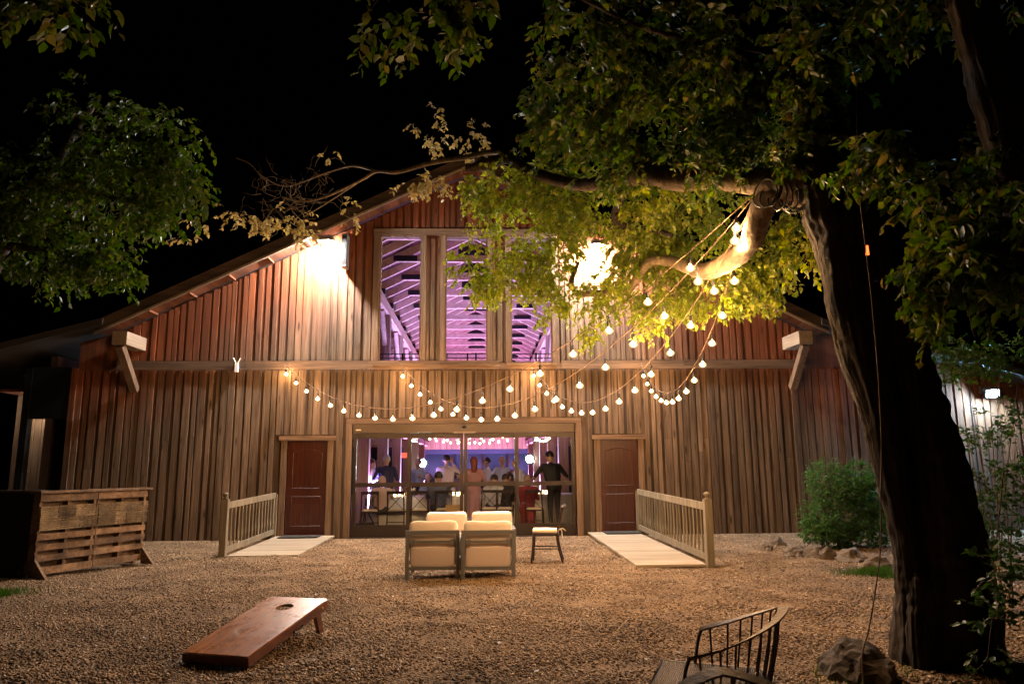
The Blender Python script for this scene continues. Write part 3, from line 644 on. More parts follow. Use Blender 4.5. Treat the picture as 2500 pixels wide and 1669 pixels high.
# ------------------------------------------------------------------ lounge chairs, cafe chair
def pillow(w_, d_, h_, nu=20, nv=12, e1=.28, e2=.3, sag=.0, seed=0):
    vs = []; fs = []
    sg = lambda c, p: math.copysign(abs(c) ** p, c)
    for j in range(nv + 1):
        b_ = -math.pi / 2 + math.pi * j / nv
        for i in range(nu):
            a = 2 * math.pi * i / nu
            v = Vector((w_ / 2 * sg(math.cos(b_), e1) * sg(math.cos(a), e2), d_ / 2 * sg(math.cos(b_), e1) * sg(math.sin(a), e2), h_ / 2 * sg(math.sin(b_), e1)))
            v += Vector((.8, .8, 1)) * .012 * noise.noise(v * 5 + Vector((seed * 7.1, 0, 0)))
            if sag: v.z -= sag * (1 - min(1, abs(v.x) / (w_ / 2)) ** 2) * (v.z > 0)
            vs.append(v)
    for j in range(nv):
        for i in range(nu): fs.append((j * nu + i, j * nu + (i + 1) % nu, (j + 1) * nu + (i + 1) % nu, (j + 1) * nu + i))
    return MB().add(vs, fs)
def lounge(x, y, rz, label, seed):
    e = empty('lounge_chair', (x, y, 0), rz); tag(e, label, 'armchair', 'lounge chairs set face to face on the gravel')
    W = .74; t = .05
    fr = empty  # frame pieces: each leg and rail by itself
    for sx_ in (-1, 1):
        xx = sx_ * (W / 2 - t / 2)
        MB().box(xx - t / 2, xx + t / 2, 0, t, 0, .64).build('leg', M['greymetal'], e)
        MB().box(xx - t / 2, xx + t / 2, .72, .72 + t, 0, .52).build('leg', M['greymetal'], e)
        MB().bar((xx, t, .50), (xx, .72, .50), t, .04).build('arm', M['greymetal'], e)
        MB().bar((xx, t, .2), (xx, .72, .2), t * .8, .05).build('side_rail', M['greymetal'], e)
    MB().box(-W / 2 + t, W / 2 - t, .004, t - .004, .585, .638).build('top_rail', M['greymetal'], e)
    MB().box(-W / 2 + t, W / 2 - t, .004, t - .004, .115, .16).build('bottom_rail', M['greymetal'], e)
    MB().box(-W / 2 + .09, W / 2 - .09, .0, .028, .475, .505).build('back_bar', M['greymetal'], e)
    for sx_ in (-1, 1): MB().box(sx_ * (W / 2 - .1) - .03, sx_ * (W / 2 - .1) + .03, -.008, .03, .455, .52).build('clip', M['greymetal'], e)
    c = pillow(W - .11, .06, .27, seed=seed); c.build('back_panel', M['panel'], e, (0, .045, .285), smooth=True)
    c = pillow(W - .06, .2, .46, sag=.015, seed=seed + 3).build('back_cushion', M['cushion'], e, (0, .155, .535), smooth=True); c.rotation_euler = (R(-7), 0, 0)
    pillow(W - .12, .62, .2, seed=seed + 5).build('seat_cushion', M['cushion'], e, (0, .44, .33), smooth=True)
    return e
lounge(-.675, 10.12, R(-1), 'cream lounge chair with its grey-framed back to the viewer, left of the pair', 1)
lounge(.09, 10.05, R(1), 'cream lounge chair with its grey-framed back to the viewer, right of the pair', 2)
o1 = lounge(-.58, 12.42, R(180), 'cream lounge chair facing the viewer behind the left one', 3)
o2 = lounge(.17, 12.42, R(180.5), 'cream lounge chair facing the viewer behind the right one', 4)

def cafe_chair(x, y, rz, label):
    e = empty('cafe_chair', (x, y, 0), rz); tag(e, label, 'chair')                  # faces local +Y
    d = M['darkwood']
    for sx_ in (-1, 1):
        MB().tube(spline([(sx_ * .17, .19, .43), (sx_ * .18, .2, .25), (sx_ * .2, .225, 0)], 5), [.016] * 11, 8).build('leg', d, e, smooth=True)
        MB().tube(spline([(sx_ * .19, -.27, 0), (sx_ * .175, -.2, .25), (sx_ * .165, -.185, .45), (sx_ * .165, -.23, .66), (sx_ * .16, -.28, .86)], 5), [.017] * 21, 8).build('back_leg', d, e, smooth=True)
        MB().tube([(sx_ * .185, -.21, .22), (sx_ * .185, .21, .22)], .011, 6).build('stretcher', d, e)
        MB().tube([(sx_ * .15, -.19, .5), (-sx_ * .15, -.262, .8)], .01, 6).build('cross_bar', d, e)
    MB().tube([(-.185, .212, .2), (.185, .212, .2)], .011, 6).build('stretcher', d, e); MB().tube([(-.185, -.2, .2), (.185, -.2, .2)], .011, 6).build('stretcher', d, e)
    MB().tube(spline([(-.19, -.275, .84), (0, -.31, .86), (.19, -.275, .84)], 6), [.036] * 13, 8).build('top_rail', d, e, smooth=True)
    pillow(.40, .42, .035).build('seat', d, e, (0, 0, .44), smooth=True)
    c = pillow(.41, .42, .055).build('cushion', M['ivory'], e, (0, .0, .487), smooth=True)
    MB().tube(spline([(.17, -.19, .48), (.21, -.24, .47), (.22, -.25, .40), (.2, -.26, .34)], 4), [.009] * 13, 6).build('cushion_tie', M['ivory'], c).location = (0, 0, -.487)
    MB().tube(spline([(.17, -.19, .48), (.16, -.26, .5), (.19, -.31, .46)], 4), [.009] * 9, 6).build('cushion_tie', M['ivory'], c).location = (0, 0, -.487)
    return e
cafe_chair(1.03, 11.72, R(82), 'dark bentwood chair with ivory cushion alone on the gravel')

# ------------------------------------------------------------------ bean-bag toss board
mc, n, l, b = newmat('stained_board'); b.inputs['Roughness'].default_value = .3; b.inputs['Specular IOR Level'].default_value = 1.0
tc = n.new('ShaderNodeTexCoord'); mp = n.new('ShaderNodeMapping'); mp.inputs['Scale'].default_value = (9, 1.6, 3); l.new(tc.outputs['Object'], mp.inputs['Vector'])
nz = n.new('ShaderNodeTexNoise'); nz.inputs['Scale'].default_value = 2.2; nz.inputs['Detail'].default_value = 7; nz.inputs['Distortion'].default_value = 1.4; l.new(mp.outputs[0], nz.inputs['Vector'])
cr = n.new('ShaderNodeValToRGB'); e = cr.color_ramp.elements; e[0].position = .3; e[0].color = (.19, .058, .009, 1); e[1].position = .75; e[1].color = (.52, .19, .035, 1); l.new(nz.outputs['Fac'], cr.inputs['Fac'])
# pale uneven smears of wear, whitened to paint in the floodlight sheen
n3 = n.new('ShaderNodeTexNoise'); n3.inputs['Scale'].default_value = 5.5; n3.inputs['Detail'].default_value = 8; n3.inputs['Roughness'].default_value = .7; l.new(tc.outputs['Object'], n3.inputs['Vector'])
ds_ = n.new('ShaderNodeVectorMath'); ds_.operation = 'DISTANCE'; ds_.inputs[1].default_value = (.12, .92, .02); l.new(tc.outputs['Object'], ds_.inputs[0])
mr = n.new('ShaderNodeMapRange'); mr.inputs['From Min'].default_value = .55; mr.inputs['From Max'].default_value = .1; mr.inputs['To Max'].default_value = .6; mr.inputs['To Min'].default_value = -.1; l.new(ds_.outputs['Value'], mr.inputs['Value'])
ad = n.new('ShaderNodeMath'); ad.operation = 'MULTIPLY'; l.new(mr.outputs[0], ad.inputs[0]); l.new(n3.outputs['Fac'], ad.inputs[1]); 
mx = n.new('ShaderNodeMix'); mx.data_type = 'RGBA'; mx.inputs['B'].default_value = (.72, .52, .38, 1); l.new(ad.outputs[0], mx.inputs['Factor']); l.new(cr.outputs['Color'], mx.inputs['A']); l.new(mx.outputs['Result'], b.inputs['Base Color'])
rr = n.new('ShaderNodeMapRange'); rr.inputs['To Min'].default_value = .2; rr.inputs['To Max'].default_value = .36; l.new(n3.outputs['Fac'], rr.inputs['Value']); l.new(rr.outputs[0], b.inputs['Roughness'])
fl = gnd(442, 1618); fr_ = gnd(605, 1630); u = (fr_ - fl); ang = math.atan2(u.y, u.x)
cb = empty('toss_game_board', (fl.x, fl.y, 0), ang); tag(cb, 'glossy brown bean bag toss board with round hole and folding legs', 'game board')
BWd, BLn, TL = .6, 1.2, R(10.5)
tilt = empty
def tf(p): # board frame -> chair frame (tilt about x at the front edge)
    x, y, z = p; return (x, y * math.cos(TL) - z * math.sin(TL), y * math.sin(TL) + z * math.cos(TL) + .085)
def tfm(mb): mb.v = [tf(v) for v in mb.v]; return mb
bm = bmesh.new(); nseg = 32; hc = (BWd / 2, BLn - .235); hr = .078                # top with a round hole
ring = [(hc[0] + hr * math.cos(2 * math.pi * k / nseg), hc[1] + hr * math.sin(2 * math.pi * k / nseg)) for k in range(nseg)]
outer = []
for k in range(nseg):
    a = 2 * math.pi * k / nseg; c_, s_ = math.cos(a), math.sin(a); h2 = .3 if False else None
    tx = ((BWd - hc[0]) if c_ > 0 else hc[0]) / max(abs(c_), 1e-6); ty = ((BLn - hc[1]) if s_ > 0 else hc[1]) / max(abs(s_), 1e-6); t = min(tx, ty)
    outer.append((hc[0] + c_ * t, hc[1] + s_ * t))
tb = MB(); vs = []
for z in (0, -.014):
    vs += [(x, y, z) for x, y in ring] + [(x, y, z) for x, y in outer]
fs = []; N2 = 2 * nseg
for k in range(nseg):
    k2 = (k + 1) % nseg
    fs += [(k, k2, nseg + k2, nseg + k), (N2 + k, N2 + nseg + k, N2 + nseg + k2, N2 + k2), (k, N2 + k, N2 + k2, k2), (nseg + k, nseg + k2, N2 + nseg + k2, N2 + nseg + k)]
corners = [(0, 0), (BWd, 0), (BWd, BLn), (0, BLn)]
for cx_, cy_ in corners:                                # fill the four corners between ray hits
    i0 = min(range(nseg), key=lambda k: (outer[k][0] - cx_) ** 2 + (outer[k][1] - cy_) ** 2)
    for k in (i0 - 1, i0):
        a_, b2 = outer[k % nseg], outer[(k + 1) % nseg]
        if abs(a_[0] - b2[0]) > 1e-5 and abs(a_[1] - b2[1]) > 1e-5:
            n0 = len(vs); vs += [(cx_, cy_, 0), (cx_, cy_, -.014)]; k_, k2 = k % nseg, (k + 1) % nseg
            fs += [(nseg + k_, nseg + k2, n0), (N2 + nseg + k_, n0 + 1, N2 + nseg + k2)]
tb.add(vs, fs); tfm(tb); o = tb.build('top', mc, cb)
side = wood('board_side', (.07, .022, .009), (.15, .052, .02), (.22, .085, .035), axis='y', rough=.35, objrand=.2, spec=.5)
for name, a in (('front_edge', (0, BWd, 0, .02, -.085, -.0145)), ('back_edge', (0, BWd, BLn - .02, BLn, -.085, -.0145)), ('side_rail', (0, .02, .0205, BLn - .0205, -.085, -.0145)), ('side_rail', (BWd - .02, BWd, .0205, BLn - .0205, -.085, -.0145))):
    tfm(MB().box(*a)).build(name, side, cb)
for x in (.03, BWd - .065):
    MB().bar(tf((x + .018, BLn - .13, -.07)), (x + .018, BLn * math.cos(TL) - .02, 0.0), .035, .07).build('leg', side, cb)
for s in (-1,):
    h = MB().tube([tf((BWd + .022, BLn * .55 + .07 * math.cos(a), -.05 + .03 * math.sin(a))) for a in np.linspace(math.pi, 2 * math.pi, 9)], .009, 6); h.build('handle', M['black'], cb)
tfm(MB().lathe([(.012, 0), (.012, .006), (.003, .007)], 10, (0, 0, 0))).v
bolt = MB().tube([tf((BWd + .0, BLn - .1, -.05)), tf((BWd + .008, BLn - .1, -.05))], .012, 8); bolt.build('bolt', M['brass'], cb)
# laurel wreath print: two arcs of small leaves
wr = MB()
wc = (.30, .48)
for s in (-1, 1):
    for k in range(15):
        a = R(-80) + k * R(142) / 14; r0 = .135
        cx_, cy_ = wc[0] + s * r0 * math.cos(a), wc[1] + r0 * math.sin(a)
        for q in (-1, 1):
            ta = (a + math.pi / 2 - q * .55) if s > 0 else (math.pi - (a + math.pi / 2 - q * .55))
            dx, dy = math.cos(ta), math.sin(ta); L_, w2 = .042, .009
            wr.add([(cx_, cy_, .0012), (cx_ + dx * L_ * .5 - dy * w2, cy_ + dy * L_ * .5 + dx * w2, .0012), (cx_ + dx * L_, cy_ + dy * L_, .0012), (cx_ + dx * L_ * .5 + dy * w2, cy_ + dy * L_ * .5 - dx * w2, .0012)], [(0, 1, 2, 3)])
tfm(wr).build('wreath_print', plain('wreath_paint', (.42, .20, .085), .5), cb)

# ------------------------------------------------------------------ pallet fence
a0 = gnd(75, 1416); a1 = gnd(345, 1374); d = a1 - a0; Lp = d.length
pf = empty('pallet_fence', a0, math.atan2(d.y, d.x)); tag(pf, 'low fence of upright wooden pallets with shingle band and top board', 'fence')
PH = 1.22
half = Lp / 2
for k in range(2):
    xo = k * half; x1_ = xo + half - .006
    rows = [(.06, .10), (.24, .085), (.385, .085), (.53, .085), (1.06, .1)]
    for z, h in rows:
        MB().box(xo + .004, x1_, -.03, -.012, z, z + h).build('slat', M['pallet'], pf)
    for z, h in ((.08, .15), (.24, .16), (.41, .17), (.59, .17), (.77, .17), (.95, .12), (1.08, .09)):
        MB().box(xo + .004, x1_, .10, .118, z, z + h).build('back_slat', M['pallet'], pf)
    for x in (xo + .03, xo + half / 2, x1_ - .03):
        MB().box(x - .022, x + .022, -.011, .099, .05, PH - .05).build('stringer', M['pallet'], pf)
    # rough shingles in the middle band
    x = xo + .01; 
    for r0, r1 in ((.66, .84), (.83, 1.0)):
        x = xo + .004
        while x < x1_ - .02:
            w2 = min(random.uniform(.16, .34), x1_ - x); 
            m_ = MB()
            nr = 7
            for q in range(nr):                         # ridged, torn shingle face
                za = r0 + (r1 - r0) * q / nr; m_.box(x, x + w2 - .004, -.05 - random.uniform(.0, .014), -.0305, za + .002, za + (r1 - r0) / nr - random.uniform(.002, .008))
            m_.build('shingle', M['shingle'], pf); x += w2
MB().box(-.03, Lp + .05, -.075, .15, PH - .045, PH - .012).build('top_board', M['pallet'], pf)
for x in (.02, Lp - .03):
    MB().add([(x - .02, -.3, 0), (x + .02, -.3, 0), (x + .02, -.032, 0), (x - .02, -.032, 0), (x - .02, -.032, .26), (x + .02, -.032, .26)], [(0, 1, 2, 3), (0, 4, 5, 1), (2, 5, 4, 3), (0, 3, 4), (1, 5, 2)]).build('foot', M['pallet'], pf)
    MB().add([(x - .02, .4, 0), (x + .02, .4, 0), (x + .02, .12, 0), (x - .02, .12, 0), (x - .02, .12, .26), (x + .02, .12, .26)], [(0, 3, 2, 1), (0, 1, 5, 4), (2, 3, 4, 5), (0, 4, 3), (1, 2, 5)]).build('foot', M['pallet'], pf)

fd = empty('fence_return', a0 + Vector((-.05, .12, 0)), R(178)); tag(fd, 'pallet fence return at the left edge, coloured black for its shade', 'screen')  # black colour stands for the shade on this unlit fence return
for k in range(7): MB().box(.0, 1.5, -.02, .0, .02 + k * .168, .1875 + k * .168).build('board', M['steel'], fd)
MB().box(-.02, 1.52, -.05, .05, 1.2, 1.225).build('cap', M['fascia'], fd)
for x in (.1, 1.3): MB().box(x - .03, x + .03, .001, .06, 0, 1.19).build('post', M['steel'], fd)

# ------------------------------------------------------------------ iron garden chairs
def iron_chair(x, y, rz, label, vis=True):
    e = empty('iron_chair', (x, y, 0), rz); tag(e, label, 'chair', 'wrought iron garden chairs')   # faces local +Y
    # rim: a flat band, high at the back and falling to the arm ends
    n_ = 33; rim = []
    for k in range(n_):
        a = -math.pi * 1.06 + math.pi * 1.12 * k / (n_ - 1); t = abs(k / (n_ - 1) - .5) * 2
        r_ = .31; rim.append(Vector((r_ * math.cos(a) * (1.0 + .06 * t), r_ * .98 * math.sin(a) * 1.05 - .02 + (.12 * max(0, t - .8) * 5 * .35), .80 - .20 * t ** 1.25)))
    vs = []; fs = []
    for k, p in enumerate(rim):
        out = Vector((p.x, p.y + .02, 0)).normalized(); w_ = .022 + .02 * (1 - abs(k / (n_ - 1) - .5) * 2)
        for dw, dz in ((-w_ * .3, 0), (w_, .012), (w_, .004), (-w_ * .3, -.008)): vs.append(p + out * dw + Vector((0, 0, dz)))
    for k in range(n_ - 1):
        for q in range(4): fs.append((k * 4 + q, k * 4 + (q + 1) % 4, (k + 1) * 4 + (q + 1) % 4, (k + 1) * 4 + q))
    fs += [(0, 1, 2, 3), tuple((n_ - 1) * 4 + q for q in (3, 2, 1, 0))]
    MB().add(vs, fs).build('top_rim', M['iron'], e)
    for k in range(1, n_ - 1, 2):
        p = rim[k]; q = Vector((p.x * .80, p.y * .80, .44))
        MB().tube([p, (p + q) / 2 + Vector((p.x * .02, p.y * .02, 0)), q], .0055, 5).build('bar', M['iron'], e)
    for k in (0, n_ - 1):
        p = rim[k]; q = Vector((p.x * .82, p.y * .7 + .06, .44)); MB().tube(spline([p, p + Vector((0, .02, -.06)), q], 4), [.009] * 9, 6).build('arm_support', M['iron'], e)
    # seat: frame and open mesh
    c = [(-.27, .29), (.27, .29), (.25, -.22), (.12, -.28), (-.12, -.28), (-.25, -.22)]
    fr2 = MB(); pts = [Vector((a, b_, .43)) for a, b_ in c]; fr2.tube(pts + [pts[0], pts[1]], .011, 6, cap=False)
    fr2.build('seat_frame', M['iron'], e)
    mesh = MB(); s = .02
    for k in range(-32, 33):
        for dr in (1, -1):
            # diagonal wire x*dr + y = k*s clipped to the seat box
            seg = []
            for t in np.linspace(-.4, .4, 41):
                xx = t; yy = k * s - dr * t
                lim = .27 if yy > -.2 else .27 + (yy + .2) * 1.6
                if -.27 < yy < .285 and abs(xx) < lim: seg.append((xx, yy))
            if len(seg) > 1: mesh.bar((*seg[0], .436), (*seg[-1], .436), .003, .004)
    o_ = mesh.build('seat_mesh', M['iron'], e)
    for sx_ in (-1, 1):
        for sy_ in (-1, 1):
            MB().tube(spline([(sx_ * .22, sy_ * .2, .43), (sx_ * .24, sy_ * .23, .2), (sx_ * .26, sy_ * .27, 0)], 4), [.011] * 9, 6).build('leg', M['iron'], e)
    return e
iron_chair(1.17, 3.78, R(68), 'rusty iron garden chair with barred curved back in the near right foreground')
iron_chair(.84, 2.21, R(184), 'second iron garden chair, only its curved rim showing at the bottom edge')

# ------------------------------------------------------------------ stones
def rock(p, s, label, seed, name='border_stone', group='border stones by the shrub'):
    bm = bmesh.new(); bmesh.ops.create_icosphere(bm, subdivisions=4, radius=1)
    for v in bm.verts:
        c = v.co.copy(); q = Vector((round(c.x * 1.6) / 1.6, round(c.y * 1.6) / 1.6, round(c.z * 1.8) / 1.8))
        c = c.lerp(q, .22); c *= 1 + .28 * noise.noise(c * 1.7 + Vector((seed * 5.3, 0, 0))) + .1 * noise.noise(c * 5 + Vector((seed, 0, 0)))
        v.co = Vector((c.x * s[0], c.y * s[1], max(-.3, c.z) * s[2]))
    me = bpy.data.meshes.new(name); bm.to_mesh(me); bm.free()
    o = link(name, me, M['rock' if name == 'boulder' else 'stone'], None, p); o.rotation_euler = (0, 0, seed * 1.3); tag(o, label, 'stone', group); return o
for i, (px, py, sx_, sz, lab) in enumerate(((1872, 1340, .17, .12, 'flat border stone at the left end of the row'), (1898, 1332, .15, .17, 'rounded dark topped stone behind the left end of the row'), (1942, 1352, .26, .13, 'long flat border stone, second from the left end'),
        (1985, 1358, .16, .15, 'squarish border stone left of the shrub foot'), (2022, 1362, .15, .16, 'squarish border stone under the shrub'), (2078, 1368, .30, .18, 'largest slanted border stone below the shrub'), (2140, 1385, .24, .15, 'border stone beside the trunk above the grass'))):
    rock(gnd(px, py), (sx_, sx_ * .7, sz), lab, i + 1)
rock(Vector((2.72, 5.35, -.03)), (.30, .26, .24), 'big dark rock at the foot of the near trunk', 11, 'boulder', None)

# ------------------------------------------------------------------ foliage tools
LEAF_V = np.array([(0, 0, 0), (.30, .34, .07), (.19, .70, .05), (0, 1.0, -.10), (-.19, .70, .05), (-.30, .34, .07), (0, .36, -.02), (0, .7, -.03)], float)
LEAF_F = np.array([(0, 1, 6), (1, 2, 7), (1, 7, 6), (2, 3, 7), (3, 4, 7), (4, 5, 6), (4, 6, 7), (5, 0, 6)])
def leaf_frames(pos, dirs, size, droop=.5):
    """per-leaf axes: y along the leaf, z its face"""
    N = len(pos); d = dirs.copy(); d[:, 2] -= droop; d += rng.normal(0, .45, (N, 3)); d /= np.linalg.norm(d, axis=1)[:, None]
    up = np.tile([0, 0, 1.0], (N, 1)) + rng.normal(0, .55, (N, 3)); x = np.cross(d, up); x /= np.linalg.norm(x, axis=1)[:, None]; z = np.cross(x, d)
    return x, d, z, size * (.45 + .9 * rng.random(N))
def leaf_soup(pos, fr):
    x, y, z, s = fr; N = len(pos)
    V = (LEAF_V[None, :, 0, None] * x[:, None] + LEAF_V[None, :, 1, None] * y[:, None] + LEAF_V[None, :, 2, None] * z[:, None]) * s[:, None, None] + pos[:, None]
    Fc = (LEAF_F[None] + 8 * np.arange(N)[:, None, None]).reshape(-1, 3)
    return V.reshape(-1, 3), Fc
def twigs(center, rad, ntw, size, hang=.5, nl=9, ln=None):
    """drooping twigs with alternate leaves through an uneven ellipsoid"""
    c = np.array(center); pos = []; dr = []; seg = []
    for _ in range(ntw):
        for _try in range(6):                           # sprays gather in drifts and leave gaps between
            u = rng.normal(0, 1, 3); u /= np.linalg.norm(u); r_ = rng.random() ** .45 * 1.12
            p0 = c + u * np.array(rad) * r_
            if noise.noise(Vector(p0) * (1.9 if size > .05 else 4.5)) > (-.06 if size > .05 else -.3): break
        d0 = u * np.array([1, 1, .5]) + rng.normal(0, .5, 3); d0[2] -= hang * .6; d0 /= np.linalg.norm(d0)
        L = (ln or size * 2.6) * (.6 + .8 * rng.random()); pts = [p0]
        for k in range(nl):
            d0 = d0 + np.array([0, 0, -hang * .16]) + rng.normal(0, .06, 3); d0 /= np.linalg.norm(d0)
            pts.append(pts[-1] + d0 * L / nl)
            sd = np.cross(d0, [0, 0, 1]); sd /= (np.linalg.norm(sd) + 1e-6)
            pos.append(pts[-1]); dr.append(d0 * .5 + sd * (1 if k % 2 else -1) * .8)
        seg.append(pts)
    return np.array(pos), np.array(dr), seg
def crown(root, specs, mat, nbig, hang=.5, base=None, twmat=None):
    base = np.array(root.location); P_, D_, S_, SG = [], [], [], []
    for c, rad, ntw, size in specs:
        ntw = max(1, int(ntw * 1.15)); size = size * .82 if size > .06 else size
        p, d, sg = twigs(c, rad, ntw, size, hang); P_.append(p); D_.append(d); S_.append(np.full(len(p), size)); SG += sg
    P_ = np.vstack(P_); D_ = np.vstack(D_); S_ = np.concatenate(S_); P_ -= base
    fr = leaf_frames(P_, D_, S_, hang)
    # the leaves that show largest become objects of their own
    show = np.zeros(len(P_))
    for i in range(len(P_)):
        q = proj(P_[i] + base)
        if q and -10 < q[0] < 2510 and -10 < q[1] < 1680: show[i] = fr[3][i] / q[2] * abs(fr[2][i] @ (P_[i] + base - np.array([0, 0, EYE]))) / np.linalg.norm(P_[i] + base - np.array([0, 0, EYE]))
    big = np.argsort(-show)[:nbig]; rest = np.setdiff1d(np.arange(len(P_)), big)
    V, Fc = leaf_soup(P_[rest], [f[rest] for f in fr])
    o = bigmesh('crown', V, Fc, mat, root); o['kind'] = 'stuff'
    o.data.polygons.foreach_set('use_smooth', [True] * len(o.data.polygons))
    if nbig:
        lm = bpy.data.meshes.new('leaf'); lm.from_pydata(LEAF_V.tolist(), [], LEAF_F.tolist()); lm.materials.append(mat)
        lm.polygons.foreach_set('use_smooth', [True] * len(lm.polygons))
        for i in big:
            lo = bpy.data.objects.new('leaf', lm); COL.objects.link(lo); lo.parent = root
            s = fr[3][i]; m_ = Matrix(((fr[0][i][0] * s, fr[1][i][0] * s, fr[2][i][0] * s, P_[i][0]), (fr[0][i][1] * s, fr[1][i][1] * s, fr[2][i][1] * s, P_[i][1]), (fr[0][i][2] * s, fr[1][i][2] * s, fr[2][i][2] * s, P_[i][2]), (0, 0, 0, 1)))
            lo.matrix_basis = m_
    # twig wood as thin triangular strips
    vs, fs = [], []
    for pts in SG:
        pts = np.array(pts) - base; m_ = len(pts); n0 = len(vs)
        for i, p in enumerate(pts):
            t_ = .0035 * (1 - i / m_) + .001
            vs += [p + (t_, 0, 0), p + (-t_ * .5, t_ * .87, 0), p + (-t_ * .5, -t_ * .87, 0)]
        for i in range(m_ - 1):
            for k in range(3): fs.append((n0 + i * 3 + k, n0 + i * 3 + (k + 1) % 3, n0 + i * 3 + 3 + (k + 1) % 3, n0 + i * 3 + 3 + k))
    o = bigmesh('twigs', np.array(vs), np.array(fs), twmat or M['twig'], root); o['kind'] = 'stuff'
def cl(px, py, Y, rx, ry, rd, ntw, size):               # a clump from a photo place, a distance and radii in photo pixels
    c = at(px, py, Y); k = Y / F
    return (c, (rx * k, rd, ry * k), ntw, size)
def path(pts, n=6):                                     # (px, py, Y, r_px) -> points and radii in metres
    a = []
    for px, py, Y, r_ in pts:
        q = at(px, py, Y); a.append((q.x, q.y, q.z, r_ * Y / F))
    s = spline(a, n); return [Vector(p[:3]) for p in s], [max(.003, p[3]) for p in s]

# ------------------------------------------------------------------ the big leaning tree
TY = 5.65
tb_ = at(2305, 1620, TY); troot = empty('leaning_tree', (tb_.x, TY, 0)); tag(troot, 'big dark leaning tree with long limbs reaching over the barn', 'tree')
TO = Vector(troot.location)
def tpart(name, specs, mat, n=12, wob=.2, parent=None, sub=6, ridge=0):
    mb = MB()
    for s in specs:
        p, r_ = path(s, sub); mb.tube([q - TO for q in p], r_, n, wob=wob, ridge=ridge)
    return mb.build(name, mat, parent or troot, smooth=True)
tpart('trunk', [
    [(2262, 1720, TY, 95), (2255, 1600, TY, 72), (2240, 1480, TY, 52), (2217, 1330, TY, 36), (2177, 1130, TY, 42), (2146, 1000, TY, 46), (2103, 850, TY, 58), (2074, 700, TY + .02, 62), (2050, 560, TY + .05, 66)],
    [(2350, 1720, TY - .02, 130), (2335, 1600, TY - .02, 105), (2330, 1450, TY - .03, 88), (2322, 1330, TY - .03, 78), (2282, 1130, TY - .03, 66), (2248, 1000, TY - .03, 58), (2208, 850, TY - .02, 50), (2165, 720, TY, 48), (2110, 600, TY + .03, 55), (2050, 500, TY + .05, 62)],
    [(2090, 640, TY + .04, 66), (2045, 530, TY + .05, 78), (2022, 430, TY + .05, 68), (2008, 300, TY + .1, 60), (1996, 150, TY + .2, 56), (1985, 0, TY + .3, 52), (1975, -200, TY + .4, 48)],
    [(2270, 1700, TY - .15, 40), (2250, 1560, TY - .14, 34), (2245, 1430, TY - .1, 26), (2240, 1360, TY - .06, 14)]], M['bark'], 72, .11, sub=30, ridge=.12)
tpart('limb', [[(2050, 500, TY + .05, 60), (1985, 478, 5.8, 42), (1915, 470, 6.0, 34), (1872, 492, 6.15, 33), (1848, 545, 6.35, 31), (1832, 590, 6.6, 29), (1790, 632, 7.0, 26), (1725, 662, 7.4, 22), (1680, 652, 7.8, 17), (1632, 637, 8.2, 14), (1585, 640, 8.5, 12), (1560, 672, 8.8, 11), (1535, 705, 9.0, 10), (1500, 710, 9.2, 9), (1440, 717, 9.5, 8), (1405, 712, 9.7, 7), (1396, 685, 9.9, 6), (1412, 640, 10, 4)]], M['limb'], 14, .16)
tpart('limb', [[(2030, 450, TY + .05, 55), (1930, 440, 5.9, 42), (1840, 447, 6.2, 32), (1750, 432, 6.5, 32), (1660, 440, 6.8, 29), (1580, 425, 7.1, 30), (1500, 437, 7.5, 22), (1430, 452, 7.9, 17), (1360, 440, 8.4, 15), (1290, 415, 9, 14), (1240, 388, 9.4, 13), (1190, 400, 9.7, 15), (1140, 412, 9.9, 9)]], M['limb_shaded'], 14, .16)
tpart('branch', [[(1290, 412, 9.2, 10), (1215, 372, 9.8, 8), (1130, 385, 10.2, 7), (1050, 398, 10.5, 6.5), (970, 420, 10.8, 5.5), (920, 418, 11, 4.5), (880, 440, 11.2, 4), (800, 478, 11.4, 3.4), (740, 492, 11.6, 2.6), (690, 482, 11.8, 1.8)],
                [(920, 418, 11, 4), (860, 405, 11.3, 3), (790, 425, 11.5, 2), (700, 455, 11.7, 1.6), (640, 430, 11.8, 1.3), (610, 400, 11.9, 1.0), (575, 385, 11.9, .8)],
                [(880, 440, 11.2, 3), (830, 475, 11.4, 2), (775, 510, 11.5, 1.5), (740, 530, 11.6, 1)]], M['limb'], 8, .1)
tpart('branch', [[(1560, 430, 7.2, 14), (1540, 350, 7.0, 10), (1500, 240, 6.6, 8), (1470, 120, 6.2, 6), (1440, 0, 5.8, 5)], [(1420, 400, 8.2, 7), (1400, 300, 8.0, 5), (1380, 200, 7.6, 4), (1400, 100, 7, 3)],
                [(1535, 560, 8.4, 9), (1500, 530, 8.2, 9), (1520, 480, 7.8, 10), (1540, 440, 7.3, 12)], [(1640, 575, 7.9, 6), (1580, 555, 8.2, 8), (1535, 545, 8.4, 8)],
                [(2010, 300, TY + .1, 18), (2080, 340, 5.2, 12), (2180, 420, 4.7, 9), (2290, 560, 4.4, 7), (2350, 700, 4.3, 5), (2380, 820, 4.3, 3)],
                [(1996, 150, TY + .2, 16), (1850, 120, 5.6, 10), (1700, 100, 5.6, 8), (1550, 60, 5.4, 6), (1350, -30, 4.9, 5), (1100, -60, 4.5, 4), (950, -20, 4.4, 3), (900, 30, 4.4, 1.5)]], M['bark'], 8, .12)
